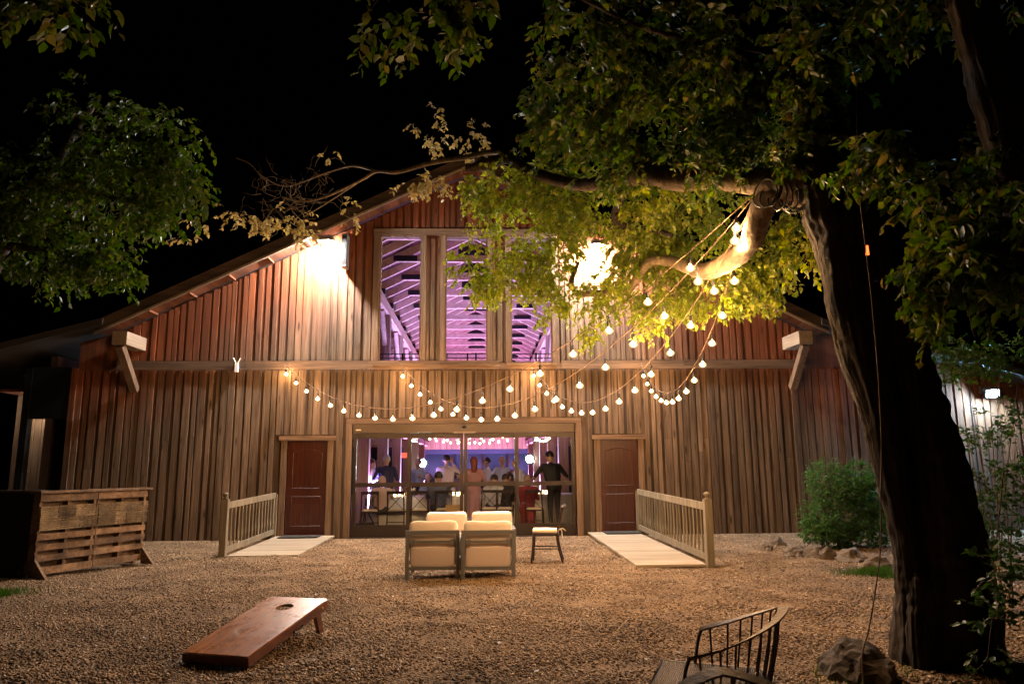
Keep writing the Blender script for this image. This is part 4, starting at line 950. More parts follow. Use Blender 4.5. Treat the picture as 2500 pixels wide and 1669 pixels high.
# hair-thin bare twigs at the end of the long branch
bt = MB(); rnd = random.Random(4)
for k in range(95):
    px, py = rnd.choice(((690, 470), (740, 470), (640, 440), (780, 440), (720, 500), (800, 470), (670, 510))); Y = 11.6 + rnd.uniform(-.2, .3)
    q = at(px + rnd.gauss(0, 30), py + rnd.gauss(0, 25), Y); pts = [q]; d = Vector((rnd.gauss(-.3, 1), rnd.gauss(0, .5), rnd.gauss(-.25, .8))).normalized()
    for j in range(4):
        d = (d + Vector((rnd.gauss(0, .6), rnd.gauss(0, .4), rnd.gauss(-.08, .6)))).normalized(); pts.append(pts[-1] + d * rnd.uniform(.06, .16))
    bt.tube([p - TO for p in pts], [.0042, .0036, .003, .0022, .0015], 4, cap=False)
o = bt.build('bare_twigs', M['limb'], troot); o['kind'] = 'stuff'
FAR = [cl(1165, 650, 10.3, 70, 45, .7, 60, .085), cl(1290, 615, 10, 120, 70, .9, 230, .085), cl(1240, 690, 10, 95, 28, .7, 90, .08), cl(1355, 540, 9.6, 75, 80, .9, 150, .085), cl(1345, 745, 10, 35, 32, .4, 40, .08), cl(1310, 700, 10, 50, 40, .5, 60, .08),
       cl(1180, 710, 10.2, 26, 25, .3, 24, .08), cl(1565, 600, 9.0, 55, 70, .9, 120, .085), cl(1480, 715, 9.2, 90, 45, .7, 130, .085), cl(1440, 795, 9.3, 22, 32, .3, 22, .08), cl(1175, 480, 10.2, 40, 80, .5, 70, .085), cl(1250, 460, 10, 95, 75, .8, 170, .085),
       cl(1350, 470, 9.6, 95, 80, .9, 190, .085), cl(1600, 600, 9.2, 100, 70, .8, 190, .085), cl(1590, 790, 8.0, 28, 24, .3, 18, .08), cl(1620, 725, 8.9, 75, 50, .6, 120, .085), cl(1655, 650, 8.8, 75, 55, .6, 120, .085), cl(1560, 500, 8.0, 140, 60, .9, 190, .085),
       cl(1700, 540, 8.9, 110, 55, .8, 150, .085), cl(1785, 690, 8.0, 70, 55, .5, 110, .085), cl(1850, 705, 7.9, 45, 55, .5, 90, .085), cl(1830, 640, 8.0, 70, 45, .5, 90, .085), cl(1715, 745, 8.6, 45, 45, .4, 50, .085), cl(1955, 600, 6.9, 55, 65, .5, 80, .085), cl(1930, 520, 7.0, 60, 50, .5, 70, .085)]
crown(troot, FAR, M['leaf_lit'], 0, .55)
NEAR = [cl(1700, 410, 6.3, 110, 26, .3, 40, .09), cl(1500, 420, 7.2, 80, 26, .3, 30, .09), cl(1880, 410, 5.9, 60, 30, .25, 22, .09), cl(1400, 330, 8.2, 120, 80, .9, 150, .10), cl(1340, 270, 8, 55, 80, .7, 70, .10), cl(1450, 210, 6.6, 130, 90, .9, 140, .10), cl(1410, 90, 5.7, 110, 70, .7, 75, .10), cl(1600, 330, 7, 130, 80, .9, 150, .10), cl(1600, 140, 6, 160, 100, .9, 150, .10),
        cl(1800, 320, 6.6, 150, 90, .8, 170, .10), cl(1800, 120, 5.6, 160, 100, .9, 140, .10), cl(1920, 370, 5.9, 70, 70, .5, 60, .10), cl(2000, 130, 5.1, 140, 110, .8, 90, .10), cl(1500, 400, 7.5, 120, 40, .6, 70, .10), cl(1930, 250, 5.9, 90, 90, .6, 80, .10),
        cl(2190, 350, 4.7, 80, 50, .5, 50, .10), cl(2300, 470, 4.5, 80, 60, .5, 60, .10), cl(2350, 600, 4.4, 80, 70, .5, 70, .10), cl(2410, 720, 4.3, 70, 70, .5, 60, .10), cl(2320, 700, 4.4, 36, 50, .3, 24, .10),
        cl(2420, 600, 4.2, 100, 130, .6, 60, .10), cl(2090, 430, 5.2, 40, 30, .25, 16, .10), cl(2480, 420, 4.2, 60, 90, .4, 30, .10),
        cl(930, 25, 4.5, 80, 35, .4, 16, .11), cl(1060, 40, 4.5, 80, 50, .4, 24, .11), cl(1120, 0, 4.5, 60, 30, .4, 12, .11), cl(150, 40, 4.4, 100, 55, .4, 24, .11)]
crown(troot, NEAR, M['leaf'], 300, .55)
YEL = [cl(1065, 320, 10.6, 22, 55, .3, 16, .085), cl(1030, 440, 10.6, 60, 15, .3, 26, .09), cl(1110, 445, 10.4, 50, 12, .3, 12, .09), cl(1150, 330, 10.2, 40, 40, .3, 16, .085), cl(590, 515, 11.4, 45, 22, .3, 15, .09), cl(640, 545, 11.4, 40, 22, .3, 12, .09), cl(700, 540, 11.4, 50, 30, .3, 20, .09),
       cl(740, 575, 11.4, 30, 18, .2, 12, .09), cl(500, 545, 11.4, 35, 15, .2, 7, .09), cl(450, 590, 11.4, 14, 10, .2, 4, .09), cl(1020, 300, 10.8, 8, 6, .2, 3, .08), cl(860, 510, 11.2, 16, 30, .2, 7, .085), cl(800, 350, 11, 40, 40, .4, 3, .08)]
crown(troot, YEL, M['leaf_yel'], 0, .5)
# black cord wound round the fork
wrp = MB()
for k in range(11):
    c = at(1868 + k * 12, 470 + 1.5 * k, 5.95 - .02 * k) - TO; r_ = .12 + .008 * math.sin(k * 2.3)
    ax = Vector((1, .25, 0)).normalized(); u_ = Vector((0, 0, 1)); v_ = ax.cross(u_)
    wrp.tube([c + (u_ * math.cos(a) + v_ * math.sin(a)) * r_ * (1.15 if math.cos(a) < 0 and k % 3 == 0 else 1) + ax * .03 * math.sin(a + k) for a in np.linspace(0, 2 * math.pi, 15)], .007, 5, cap=False)
wr_o = wrp; mbw = MB(); mbw.v = [tuple(Vector(v) + TO - at(1930, 478, 5.9)) for v in wrp.v]; mbw.f = wrp.f
tag(mbw.build('wound_cord', M['black'], None, at(1930, 478, 5.9)), 'black cord wound round the forking limb of the leaning tree', 'cord')

# hanging extension cord with a red glowing plug
cp = [at(*p) for p in ((2040, 0, 5.2), (2085, 150, 5.15), (2095, 430, 5.12), (2112, 590, 5.1), (2125, 700, 5.1), (2143, 900, 5.1), (2152, 1080, 5.08), (2150, 1200, 5.06), (2150, 1330, 5.04), (2140, 1420, 5.0), (2122, 1530, 4.96), (2105, 1600, 4.9))]
cp.append(Vector((cp[-1].x - .02, 4.88, .015)))
e = empty('extension_cord', cp[-1]); tag(e, 'thin dark cord hanging beside the trunk with a glowing red plug', 'cord')
MB().tube([Vector(p) - cp[-1] for p in spline([tuple(p) for p in cp], 6)], .005, 6).build('cord', M['trim'], e)
MB().tube([at(2116, 600, 5.1) - cp[-1], at(2118, 622, 5.1) - cp[-1]], [.011, .013], 8).build('plug_light', REDG, e)

sroot = empty('shade_tree', (at(2760, 1500, 3.9).x, 3.9, 0)); tag(sroot, 'black slanting trunk crossing the upper right corner', 'tree'); SO = Vector(sroot.location)
mb = MB(); p, r_ = path([(2800, 2000, 3.9, 95), (2740, 1500, 3.9, 85), (2660, 1000, 3.9, 75), (2570, 650, 3.9, 66), (2480, 380, 3.9, 62), (2410, 150, 3.9, 58), (2350, -80, 3.9, 54), (2300, -300, 3.9, 48)], 14); mb.tube([q - SO for q in p], r_, 48, wob=.12, ridge=.1)
mb.build('trunk', M['bark'], sroot, smooth=True)
crown(sroot, [cl(2490, 330, 3.7, 30, 70, .15, 10, .08), cl(2500, 450, 3.7, 20, 60, .12, 10, .08), cl(2300, -60, 3.9, 120, 50, .5, 40, .09), cl(2480, -30, 3.8, 90, 50, .4, 30, .09)], M['leaf'], 0, .55)
# ------------------------------------------------------------------ left tree
lr = gnd(-60, 1420); ltree = empty('leafy_tree', (lr.x, lr.y + .3, 0)); tag(ltree, 'bushy green tree at the left edge of the yard', 'tree'); LO = Vector(ltree.location)
mb = MB(); p, r_ = path([(-140, 1440, lr.y + .3, 55), (-130, 1250, lr.y + .3, 45), (-120, 1000, 10.8, 38), (-100, 800, 10.4, 34), (0, 600, 10, 26), (100, 450, 9.6, 20), (180, 320, 9.4, 12), (240, 240, 9.3, 7)], 6); mb.tube([q - LO for q in p], r_, 14, wob=.2)
for s in ([(100, 450, 9.6, 10), (220, 470, 9.3, 7), (330, 490, 9.1, 4), (420, 470, 9, 2)], [(20, 600, 10, 12), (120, 610, 9.5, 8), (220, 640, 9.2, 4), (270, 670, 9, 2)], [(180, 320, 9.4, 9), (280, 340, 9.2, 6), (400, 350, 9, 3)]):
    p, r_ = path(s, 5); mb.tube([q - LO for q in p], r_, 7)
mb.build('trunk', M['bark'], ltree, smooth=True)
LEFT = [cl(390, 350, 9, 80, 80, .7, 110, .10), cl(440, 450, 9, 45, 70, .5, 80, .10), cl(330, 470, 9.1, 110, 70, .8, 160, .10), cl(250, 330, 9.3, 110, 100, .9, 110, .10), cl(200, 480, 9.4, 130, 90, .9, 190, .10), cl(80, 480, 9.6, 120, 110, .9, 160, .10),
        cl(230, 610, 9, 90, 55, .6, 120, .10), cl(280, 650, 9, 45, 35, .4, 50, .10), cl(110, 640, 9.3, 60, 60, .5, 60, .10), cl(30, 560, 9.5, 70, 70, .6, 70, .10), cl(410, 525, 9, 60, 30, .4, 46, .10), cl(500, 340, 9, 35, 15, .2, 4, .10), cl(360, 680, 9, 20, 12, .2, 2, .10)]
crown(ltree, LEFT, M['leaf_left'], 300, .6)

# ------------------------------------------------------------------ shrubs, grass, growth at the right edge
def shrub(name, label, base, clumps, mat, stems, sr=.018):
    e = empty(name, base); tag(e, label, 'shrub'); st = MB()
    for a in stems: st.tube([Vector(p) - Vector(base) for p in a], [sr * (1 - .7 * k / (len(a) - 1)) for k in range(len(a))], 6)
    st.build('stems', M['twig'], e); crown(e, clumps, mat, 0, .05); return e
bc = gnd(2035, 1338); By = bc.y
def vert(px, py0, py1, Y, lean=0): return [at(px, py0, Y) if py0 < 1330 else Vector((at(px, py0, Y).x, Y, 0)), at(px + lean * .5, (py0 + py1) / 2, Y), at(px + lean, py1, Y)]
shrub('evergreen_shrub', 'bright green upright shrub against the right wall', (bc.x, By, 0),
      [cl(2020, 1180, By, 38, 55, .35, 300, .045), cl(2100, 1190, By, 50, 60, .4, 380, .045), cl(2020, 1265, By, 55, 55, .4, 380, .045), cl(2100, 1270, By, 60, 60, .45, 440, .045), cl(2140, 1200, By, 40, 80, .4, 300, .045), cl(2000, 1300, By, 40, 25, .3, 140, .045), cl(2060, 1310, By, 60, 22, .3, 180, .045), cl(2150, 1300, By, 40, 40, .3, 160, .045)], M['leaf_bush'],
      [vert(2050, 1338, 1180, By, -25), vert(2070, 1338, 1170, By, 25), vert(2060, 1338, 1200, By, 60), vert(2055, 1338, 1230, By, -50)])
gp = gnd(2400, 1560); Gy = 7.6
shrub('dark_shrub', 'dark leafy shrub at the right edge beyond the trunk', (at(2450, 1400, Gy).x, Gy, 0),
      [cl(2440, 1240, Gy, 70, 70, .5, 70, .07), cl(2480, 1150, Gy, 50, 90, .5, 60, .07), cl(2430, 1350, Gy, 50, 60, .4, 60, .07), cl(2500, 1300, Gy, 60, 100, .5, 60, .07), cl(2470, 1040, Gy, 50, 60, .4, 40, .07)], M['leaf_dark'],
      [vert(2450, 1450, 1100, Gy, -60), vert(2460, 1450, 1060, Gy, 20), vert(2440, 1450, 1000, Gy, -90), vert(2470, 1450, 980, Gy, -30)], .009)
Hy = 10.5
shrub('slender_sapling', 'thin bare-stemmed sapling in front of the cool floodlight', (at(2430, 1330, Hy).x, Hy, 0),
      [cl(2330, 880, Hy, 90, 45, .6, 150, .07), cl(2430, 870, Hy, 90, 45, .6, 150, .07), cl(2400, 1060, Hy, 60, 22, .4, 40, .06), cl(2290, 860, Hy, 50, 35, .4, 60, .07)], M['leaf_left'],
      [vert(2430, 1340, 900, Hy, -70), vert(2430, 1340, 860, Hy, 10), vert(2435, 1340, 930, Hy, 50), vert(2425, 1340, 980, Hy, -120), vert(2440, 1340, 870, Hy, -30)], .012)
vb = at(2425, 1600, 4.6)
shrub('trailing_vine', 'trailing leafy vine hanging at the right of the near trunk', (vb.x, 4.6, 0), [cl(2425, 1400, 4.6, 20, 50, .1, 9, .07), cl(2420, 1510, 4.6, 18, 60, .1, 9, .07), cl(2440, 1440, 4.6, 20, 60, .1, 8, .07), cl(2410, 1600, 4.6, 14, 30, .1, 4, .06)], M['leaf_dark'],
      [[at(2450, 1150, 4.6), at(2440, 1250, 4.6), at(2428, 1360, 4.6), at(2432, 1450, 4.6), at(2418, 1540, 4.6), at(2410, 1620, 4.6)]], .005)
def grass(cx_, cy_, rx_, ry_, N, label):
    a = rng.random(N) * 6.283; r_ = np.abs(rng.normal(0, .42, N)) * (1 + .35 * np.sin(a * 3 + cx_) + .2 * np.sin(a * 7)); x = cx_ + rx_ * r_ * np.cos(a); y = cy_ + ry_ * r_ * np.sin(a); h = .05 + .06 * rng.random(N); d = rng.normal(0, .03, (N, 2)); wdt = .004
    t = rng.random(N) * 3.14; wx, wy = np.cos(t) * wdt, np.sin(t) * wdt
    V = np.stack([np.stack([x - wx, y - wy, np.zeros(N)], 1), np.stack([x + wx, y + wy, np.zeros(N)], 1), np.stack([x + d[:, 0], y + d[:, 1], h], 1)], 1).reshape(-1, 3)
    tag(bigmesh('grass', V, np.arange(3 * N).reshape(-1, 3), M['grass']), label, 'grass', kind='stuff')
q = gnd(2130, 1402); grass(q.x + .1, q.y, .55, .42, 5000, 'short bright grass below the border stones')
q = gnd(10, 1455); grass(q.x - .15, q.y, .5, .5, 2600, 'dim grass patch at the left edge of the yard')
q = gnd(2050, 1660); grass(q.x + .2, q.y + .15, .35, .25, 500, 'sparse grass at the foot of the rock')

# ------------------------------------------------------------------ the party indoors
def cross_chair_proto():
    e = empty('cross_back_chair'); d = M['darkwood']
    for s in (-1, 1):
        MB().tube([(s * .19, .19, .44), (s * .2, .22, 0)], .017, 6).build('leg', d, e)
        MB().tube(spline([(s * .2, -.24, 0), (s * .19, -.2, .45), (s * .18, -.26, .9)], 4), [.018] * 9, 6).build('back_leg', d, e)
        MB().bar((s * .17, -.2, .5), (-s * .17, -.255, .85), .03, .012).build('cross_bar', d, e)
    MB().bar((-.2, -.262, .88), (.2, -.262, .88), .03, .07).build('top_rail', d, e)
    MB().bar((-.19, -.2, .22), (.19, -.2, .22), .02, .02).build('stretcher', d, e)
    pillow(.43, .44, .04, 12, 6).build('seat', d, e, (0, 0, .45)); pillow(.4, .41, .05, 12, 6).build('cushion', M['ivory'], e, (0, 0, .49))
    return e
def dup(root, loc, rz):
    r_ = root.copy(); COL.objects.link(r_); r_.location = loc; r_.rotation_euler = (0, 0, rz)
    for ch in list(root.children):
        c = ch.copy(); COL.objects.link(c); c.parent = r_
    return r_
proto = cross_chair_proto(); first = True
def hx(px, Y): return at(px, 1150, Y).x
for px, Y, rz, lab in ((905, 16.85, 8, 'dark cross-back chair at the far left pane, leftmost of the row'), (972, 16.9, -4, 'dark cross-back chair, second from the left of the row'), (1027, 16.95, 2, 'dark cross-back chair, third from the left of the row'), (1085, 17.0, 0, 'dark cross-back chair behind the wooden box'),
                       (1193, 17.1, 5, 'dark cross-back chair right of the centre stiles'), (1232, 16.95, -3, 'dark cross-back chair left of the red dress'), (1304, 16.9, -8, 'dark cross-back chair under the red dress')):
    loc = (hx(px, Y), Y, FZ)
    if first: c = proto; c.location = loc; c.rotation_euler = (0, 0, R(rz)); first = False
    else: c = dup(proto, loc, R(rz))
    tag(c, lab, 'chair', 'cross-back dining chairs by the glass')
def table(x, y, label):
    e = empty('dining_table', (x, y, FZ)); tag(e, label, 'table', 'round dining tables in the hall')
    MB().lathe([(.83, .01), (.80, .35), (.76, .66), (.75, .735), (.73, .75), (.01, .752)], 48, rip=.05, nr=11).build('tablecloth', M['white'], e, smooth=True)
    MB().lathe([(.25, .0), (.25, .02), (.05, .05), (.05, .7)], 12).build('pedestal', M['steel'], e)
TB = [(-1.95, 17.75, 'round white table behind the left sliding panes'), (-.55, 18.0, 'round white table behind the centre left pane'), (.55, 18.1, 'round white table behind the centre right pane'), (1.6, 18.6, 'round white table behind the right pane')]
for a in TB: table(*a)
gl_m, n, l, b = newmat('drinking_glass'); b.inputs['Roughness'].default_value = .05; b.inputs['Base Color'].default_value = (.8, .75, .75, 1); b.inputs['Alpha'].default_value = .45; b.inputs['Specular IOR Level'].default_value = .9
GM = MB().lathe([(.03, 0), (.03, .004), (.005, .012), (.005, .08), (.03, .10), (.036, .14), (.028, .19)], 10).mesh('wine_glass'); GM.materials.append(gl_m)
CM = MB().lathe([(.03, 0), (.034, .08), (.033, .081), (.02, .05)], 10).mesh('candle_glass'); CM.materials.append(CANDLE)
for ti, (tx, ty, _) in enumerate(TB):
    for k in range(7):
        a = rng.random() * 6.28; r_ = .2 + .42 * rng.random()
        o = link('wine_glass', GM, None, None, (tx + r_ * math.cos(a), ty + r_ * math.sin(a), FZ + .753)); tag(o, 'clear stemmed glass on the ' + TB[ti][2], 'glass', 'glasses on the dining tables')
    for k in range(4):
        a = k * 1.57 + .4 + ti; o = link('candle', CM, None, None, (tx + .16 * math.cos(a), ty + .16 * math.sin(a), FZ + .753)); tag(o, 'small glowing candle on the ' + TB[ti][2], 'candle', 'candles on the dining tables')
# wooden box with a white roll by the glass
bx_ = at(1107, 1240, 16.5); e = empty('serving_box', (bx_.x, 16.5, FZ)); tag(e, 'pale wooden stand just inside the glass', 'stand')
bl = wood('pale_box', (.4, .24, .1), (.55, .35, .16), (.65, .45, .22), axis='x', objrand=.1)
MB().box(-.17, .17, -.14, .14, .44, .6).build('box', bl, e)
for sx_ in (-1, 1):
    for sy_ in (-1, 1): MB().box(sx_ * .14 - .02, sx_ * .14 + .02, sy_ * .11 - .02, sy_ * .11 + .02, 0, .438).build('leg', bl, e)
o = MB().lathe([(.05, 0), (.055, .02), (.055, .17), (.045, .2), (.01, .203)], 14).build('paper_roll', M['white'], None, (bx_.x + .02, 16.5, FZ + .601), True); tag(o, 'white paper roll standing on the wooden stand', 'roll')
# exit sign, stage lights
o = boxo('exit_sign', EXITG, None, -.16, .16, -.03, .03, -.09, .09); o.location = at(983, 1111, 27); tag(o, 'red glowing exit sign on the left of the hall', 'sign')
for px, py, Y, lab in ((1032, 1130, 33, 'blinding white stage light, left one of the two'), (1293, 1120, 33, 'blinding white stage light, right one of the two')):
    p = at(px, py, Y); e = empty('stage_light', (p.x, p.y, FZ)); tag(e, lab, 'stage light', 'stage lights at the end of the hall')
    MB().tube([(0, .05, 0), (0, .05, p.z - FZ - .2)], .025, 8).build('stand', M['steel'], e)
    for k in range(3): MB().tube([(0, .05, .5), (.45 * math.cos(k * 2.1), .05 + .45 * math.sin(k * 2.1), 0)], .015, 6).build('leg', M['steel'], e)
    MB().tube([(0, -.05, p.z - FZ), (0, .25, p.z - FZ)], [.24, .15], 16).build('housing', M['black'], e)
    MB().tube([(0, -.062, p.z - FZ), (0, -.054, p.z - FZ)], .15, 16).build('lens', SPOTW, e)
# lighting stand at far left by the glass
p = at(898, 1260, 16.8); e = empty('light_stand', (p.x - .05, 16.75, FZ)); tag(e, 'black tripod stand behind the far left pane', 'stand')
for k in range(3): MB().tube([(0, 0, .55), (.3 * math.cos(k * 2.1 + .4), .3 * math.sin(k * 2.1 + .4), 0)], .015, 6).build('leg', M['black'], e)
MB().tube([(0, 0, .1), (0, 0, .75)], .018, 6).build('pole', M['black'], e); MB().box(-.2, .2, -.1, .1, .02, .2).build('case', M['black'], e)

# people: capsules fused into one skin by a voxel remesh, faces coloured by the nearest limb
pm_cache = {}
def pm(col, rough=.75):
    k = tuple(round(c, 3) for c in col)
    if k not in pm_cache: pm_cache[k] = plain('cloth_%d' % len(pm_cache), col, rough, var=.08, nscale=16)
    return pm_cache[k]
def capsule(mb, a, b_, ra, rb):
    a = Vector(a); b_ = Vector(b_); d = b_ - a
    if d.length < 1e-4: d = Vector((0, 0, 1e-3)); b_ = a + d
    d = d.normalized(); pts = []; rad = []
    for t in (-.98, -.7, -.3, 0): pts.append(a + d * ra * t); rad.append(ra * math.sqrt(max(.002, 1 - t * t)))
    for t in (0, .3, .7, .98): pts.append(b_ + d * rb * t); rad.append(rb * math.sqrt(max(.002, 1 - t * t)))
    mb.tube(pts, rad, 10)
def hand(caps, wr_, dr_, side):
    """palm, four unequal bent fingers and a thumb from the side of the palm"""
    d = Vector(dr_).normalized(); sd = d.cross(Vector((0, 1, 0)))
    sd = sd.normalized() if sd.length > .1 else Vector((1, 0, 0)); nrm = sd.cross(d)
    w0 = Vector(wr_); caps.append((w0, w0 + d * .07, .026, .034, 'skin'))
    for i, L in enumerate((.062, .075, .07, .055)):
        r0 = w0 + d * .085 + sd * (i - 1.5) * .021; k1 = r0 + d * L * .55 + nrm * .008; k2 = k1 + (d * .7 + nrm * .7) * L * .5
        caps.append((r0, k1, .0105, .0095, 'skin')); caps.append((k1, k2, .0095, .0085, 'skin'))
    t0 = w0 + d * .03 - sd * .032 * side; t1 = t0 + (d * .7 - sd * .6 * side) * .045; caps.append((t0, t1, .0115, .0105, 'skin')); caps.append((t1, t1 + d * .03, .0105, .009, 'skin'))
def person(px, Y, face, label, h=1.72, seated=False, lean=0, shirt=(.6, .6, .65), pants=(.03, .03, .035), skin=(.5, .3, .22), hair=(.03, .02, .015), longhair=False, dress=None, arms=('down', 'down'), wide=1.0, bald=False, sleeves='long', X=None):
    k = h / 1.75; x = hx(px, Y) if X is None else X
    e = empty('person', (x, Y, FZ), R(face)); tag(e, label, 'person'); caps = []
    hipz = .50 if seated else .92
    for s in (-1, 1):
        hip = Vector((s * .09, 0, hipz))
        if seated: kn = Vector((s * .12, .43, .49)); an = Vector((s * .13, .40, .09))
        else: kn = Vector((s * .10, .02, .49)); an = Vector((s * .105, -.01, .09))
        pt = 'dress' if dress else 'pants'
        caps += [(hip, kn, .088, .06, pt), (kn, an, .056, .04, 'skin' if dress else 'pants'), (an + Vector((0, -.02, -.03)), an + Vector((s * .01, .16, -.05)), .04, .034, 'shoe')]
    if dress and not seated: caps += [((0, 0, .95), (0, .0, .35), .155, .20, 'dress'), ((0, 0, .35), (0, 0, .2), .20, .21, 'dress')]
    if dress and seated: caps += [((0, .05, .5), (0, .38, .45), .17, .16, 'dress'), ((0, -.1, .45), (0, -.08, .2), .2, .18, 'dress')]
    caps.append(((-.08, 0, hipz + .03), (.08, 0, hipz + .03), .118, .118, 'dress' if dress else 'pants'))
    Rl = Matrix.Rotation(-R(lean), 3, 'X'); hp = Vector((0, 0, hipz))
    U = lambda p: hp + Rl @ Vector((p[0], p[1], p[2]))        # upper body, leaning forward about the hips
    top = 'dress' if dress else 'shirt'
    caps += [(U((0, 0, .1)), U((0, 0, .40)), .125 * wide, .145 * wide, top), (U((-.09 * wide, 0, .14)), U((-.11 * wide, 0, .40)), .085, .10, top), (U((.09 * wide, 0, .14)), U((.11 * wide, 0, .40)), .085, .10, top), (U((-.165 * wide, 0, .495)), U((.165 * wide, 0, .495)), .068, .068, top), (U((0, -.02, .5)), U((0, .0, .56)), .08, .055, top)]
    caps += [(U((0, .0, .54)), U((0, .015, .66)), .055, .052, 'skin'), (U((0, .012, .70)), U((0, .015, .765)), .083, .09, 'skin'), (U((0, .045, .665)), U((0, .05, .69)), .058, .06, 'skin'), (U((0, .098, .715)), U((0, .112, .70)), .012, .016, 'skin')]
    for s in (-1, 1): caps.append((U((s * .092, -.005, .70)), U((s * .094, -.01, .73)), .014, .018, 'skin'))
    for s, a in zip((-1, 1), arms):
        sh = U((s * .185 * wide, 0, .485))
        if a == 'down': el = sh + Rl @ Vector((s * .06, -.02, -.27)); wr_ = el + Rl @ Vector((-s * .0, .08, -.24)); hd_ = Vector((0, .1, -1))
        elif a == 'table': el = sh + Vector((s * .07, .1, -.24)); wr_ = el + Vector((-s * .08, .23, .02)); hd_ = Vector((-s * .3, 1, 0))
        elif a == 'raised': el = sh + Vector((s * .12, .16, -.10)); wr_ = U((s * .10, .15, .66)); hd_ = Vector((-s * .4, -.1, 1))
        elif a == 'bent': el = sh + Vector((s * .10, -.06, -.25)); wr_ = el + Vector((-s * .06, .22, .08)); hd_ = Vector((-s * .5, 1, .2))
        elif a == 'reach': el = sh + Vector((s * .12, .12, -.2)); wr_ = el + Vector((s * .02, .2, -.14)); hd_ = Vector((0, 1, -.5))
        elif a == 'akimbo': el = sh + Vector((s * .17, -.06, -.22)); wr_ = el + Vector((-s * .12, .12, -.10)); hd_ = Vector((-s, .5, -.1))
        lo_ = top if sleeves == 'long' else 'skin'
        caps += [(sh, el, .062 * (1 + (wide - 1) * .5), .046, top if sleeves != 'none' else 'skin'), (el, wr_, .043, .029, lo_)]
        hand(caps, wr_, hd_, s)
    mb = MB()
    for a, b_, ra, rb, t in caps: capsule(mb, a, b_, ra, rb)
    me = mb.mesh('body'); ob = bpy.data.objects.new('tmp', me); COL.objects.link(ob)
    md = ob.modifiers.new('r', 'REMESH'); md.mode = 'VOXEL'; md.voxel_size = .0125
    ms = ob.modifiers.new('s', 'SMOOTH'); ms.factor = .5; ms.iterations = 3
    dg = bpy.context.evaluated_depsgraph_get(); me2 = bpy.data.meshes.new_from_object(ob.evaluated_get(dg)); bpy.data.objects.remove(ob)
    co = np.empty(len(me2.polygons) * 3); me2.polygons.foreach_get('center', co); co = co.reshape(-1, 3)
    best = np.full(len(co), 1e9); idx = np.zeros(len(co), int); order = ['shirt', 'pants', 'skin', 'shoe', 'dress']
    for a, b_, ra, rb, t in caps:
        a = np.array(a); b_ = np.array(b_); d = b_ - a; tt = np.clip(((co - a) @ d) / (d @ d + 1e-9), 0, 1); ds2 = np.linalg.norm(co - a - tt[:, None] * d, axis=1) - (ra + (rb - ra) * tt)
        m_ = ds2 < best; best[m_] = ds2[m_]; idx[m_] = order.index(t)
    me2.materials.clear()
    for c in (shirt, pants, skin, (.02, .015, .012), dress or shirt): me2.materials.append(pm(c))
    me2.polygons.foreach_set('material_index', idx.astype(np.int32)); me2.polygons.foreach_set('use_smooth', [True] * len(co))
    body = link('body', me2, None, e); body.scale = (k, k, k)
    hc = U((0, -.008, .745)); hb = MB()
    if not bald or True:
        nu, nv = 16, 8; vs = []; fs = []
        for j in range(nv + 1):
            b2 = (math.pi * (.62 if not bald else .0001) * j / nv) if not bald else math.pi * (.3 + .32 * j / nv)
            for i in range(nu):
                a2 = 2 * math.pi * i / nu; fy = math.sin(a2); cut = 1 - .42 * max(0, fy) * (j / nv)
                b3 = b2 * cut; r_ = .108
                v = Vector((r_ * .93 * math.sin(b3) * math.cos(a2), r_ * 1.02 * math.sin(b3) * math.sin(a2) , r_ * 1.08 * math.cos(b3))); v *= 1 + .05 * noise.noise(v * 30)
                vs.append(hc + Rl @ v)
        for j in range(nv):
            for i in range(nu): fs.append((j * nu + i, j * nu + (i + 1) % nu, (j + 1) * nu + (i + 1) % nu, (j + 1) * nu + i))
        hb.add(vs, fs)
        if longhair: capsule(hb, U((0, -.06, .74)), U((0, -.09, .52)), .092, .075)
        ho = hb.build('hair', pm(hair, .5), e, smooth=True); ho.scale = (k, k, k)
    ey = MB()
    for s in (-1, 1): capsule(ey, U((s * .034, .094, .733)), U((s * .034, .096, .733)), .010, .010)
    eo = ey.build('eyes', M['black'], e); eo.scale = (k, k, k)
    return e
W_ = (.72, .70, .72); SK = (.50, .30, .22); PK = (.62, .38, .30)
person(943, 18.55, -8, 'person standing in a navy jacket with grey hair, back to the glass', 1.74, shirt=(.02, .025, .06), hair=(.35, .33, .32), wide=1.12, arms=('bent', 'bent'))
person(906, 18.9, -60, 'person in a white shirt beside the first left post', 1.66, shirt=W_, arms=('raised', 'bent'))
person(933, 16.98, -4, 'seated person with light cropped hair and a pale pink top', 1.62, seated=True, shirt=(.62, .45, .42), hair=(.5, .33, .26), arms=('table', 'table'), skin=PK, wide=1.1)
person(1021, 20.6, 150, 'person in a pale blue shirt standing near the left stage light', 1.66, shirt=(.42, .5, .68), arms=('bent', 'down'))
person(1046, 19.6, 170, 'person with long dark curly hair seated at the centre left table', 1.66, seated=True, shirt=(.25, .28, .35), longhair=True, arms=('table', 'table'))
person(1090, 18.95, -10, 'person standing in a white shirt with a hand raised to the face', 1.74, shirt=(.72, .62, .72), arms=('down', 'raised'), wide=1.12)
person(1071, 17.05, 0, 'seated person in a slate blue shirt, back to the glass', 1.74, seated=True, shirt=(.10, .11, .17), arms=('table', 'table'), wide=1.12)
person(1119, 19.1, 10, 'small dark haired person behind the centre stiles', 1.35, shirt=(.2, .15, .3), arms=('down', 'bent'))
person(1157, 17.3, 6, 'person with red hair standing in a long glittering rose dress', 1.66, dress=(.42, .22, .26), hair=(.22, .05, .02), longhair=True, arms=('bent', 'bent'), sleeves='long')
person(1189, 20.4, 100, 'person in a white shirt standing side-on right of the red haired one', 1.68, shirt=W_, arms=('down', 'bent'))
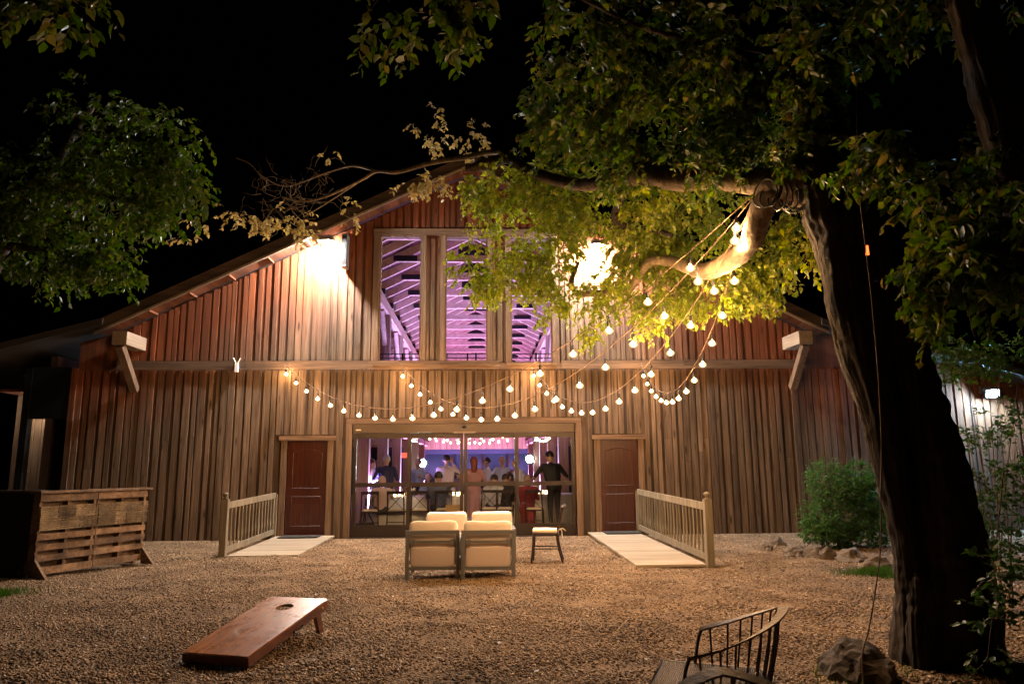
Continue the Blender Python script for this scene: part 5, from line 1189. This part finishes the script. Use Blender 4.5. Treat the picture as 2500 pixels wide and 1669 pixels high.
person(1226, 20.2, 165, 'fair haired person in a pale blue shirt facing the glass', 1.70, shirt=(.5, .58, .75), hair=(.5, .4, .32), arms=('bent', 'reach'), skin=PK)
person(1241, 18.95, 120, 'person with dark gathered hair seated at the centre right table', 1.68, seated=True, shirt=(.05, .04, .05), longhair=True, arms=('table', 'table'))
person(1252, 19.7, 200, 'person in a cream shirt seated at the far side of the centre right table', 1.76, seated=True, shirt=W_, arms=('table', 'table'))
person(1203, 17.2, -14, 'seated person in a striped pale shirt, back to the glass', 1.66, seated=True, shirt=(.55, .56, .62), arms=('table', 'table'), lean=14, wide=1.15)
person(1236, 17.25, 8, 'seated person in a black top beside the striped shirt', 1.66, seated=True, shirt=(.02, .018, .02), arms=('table', 'table'), lean=10, wide=1.1)
person(1281, 18.9, 110, 'person in a white shirt leaning over the right hand table', 1.66, shirt=(.6, .62, .75), arms=('reach', 'reach'), lean=22)
person(1287, 17.0, 5, 'seated person in a dark red dress, back to the glass', 1.62, seated=True, dress=(.25, .02, .03), hair=(.3, .2, .18), arms=('table', 'table'), wide=1.15)
person(1352, 17.0, 28, 'waiter in a black shirt and trousers standing at the right pane', 1.80, shirt=(.012, .012, .014), pants=(.018, .016, .014), arms=('reach', 'akimbo'), lean=14, wide=1.22, sleeves='short', hair=(.015, .012, .01))

# ------------------------------------------------------------------ fallen leaves on the gravel
N = 420; fy = 4.6 + 10.5 * rng.random(N) ** 1.2; fx = rng.normal(1.5, 3.2, N)
P_ = np.stack([fx, fy, .016 + hgt(fx, fy)], 1); a = rng.random(N) * 6.283
X_ = np.stack([np.cos(a), np.sin(a), rng.normal(0, .25, N)], 1); Y_ = np.stack([-np.sin(a), np.cos(a), rng.normal(0, .25, N)], 1)
V, Fc = leaf_soup(P_, (X_, Y_, np.cross(X_, Y_), .03 + .035 * rng.random(N)))
tag(bigmesh('fallen_leaves', V, Fc, leafmat('dry_leaf', (.07, .035, .015), (.13, .07, .028), (.2, .13, .05), trans=.1)), 'scattered dry leaves lying on the gravel', 'leaves', kind='stuff')
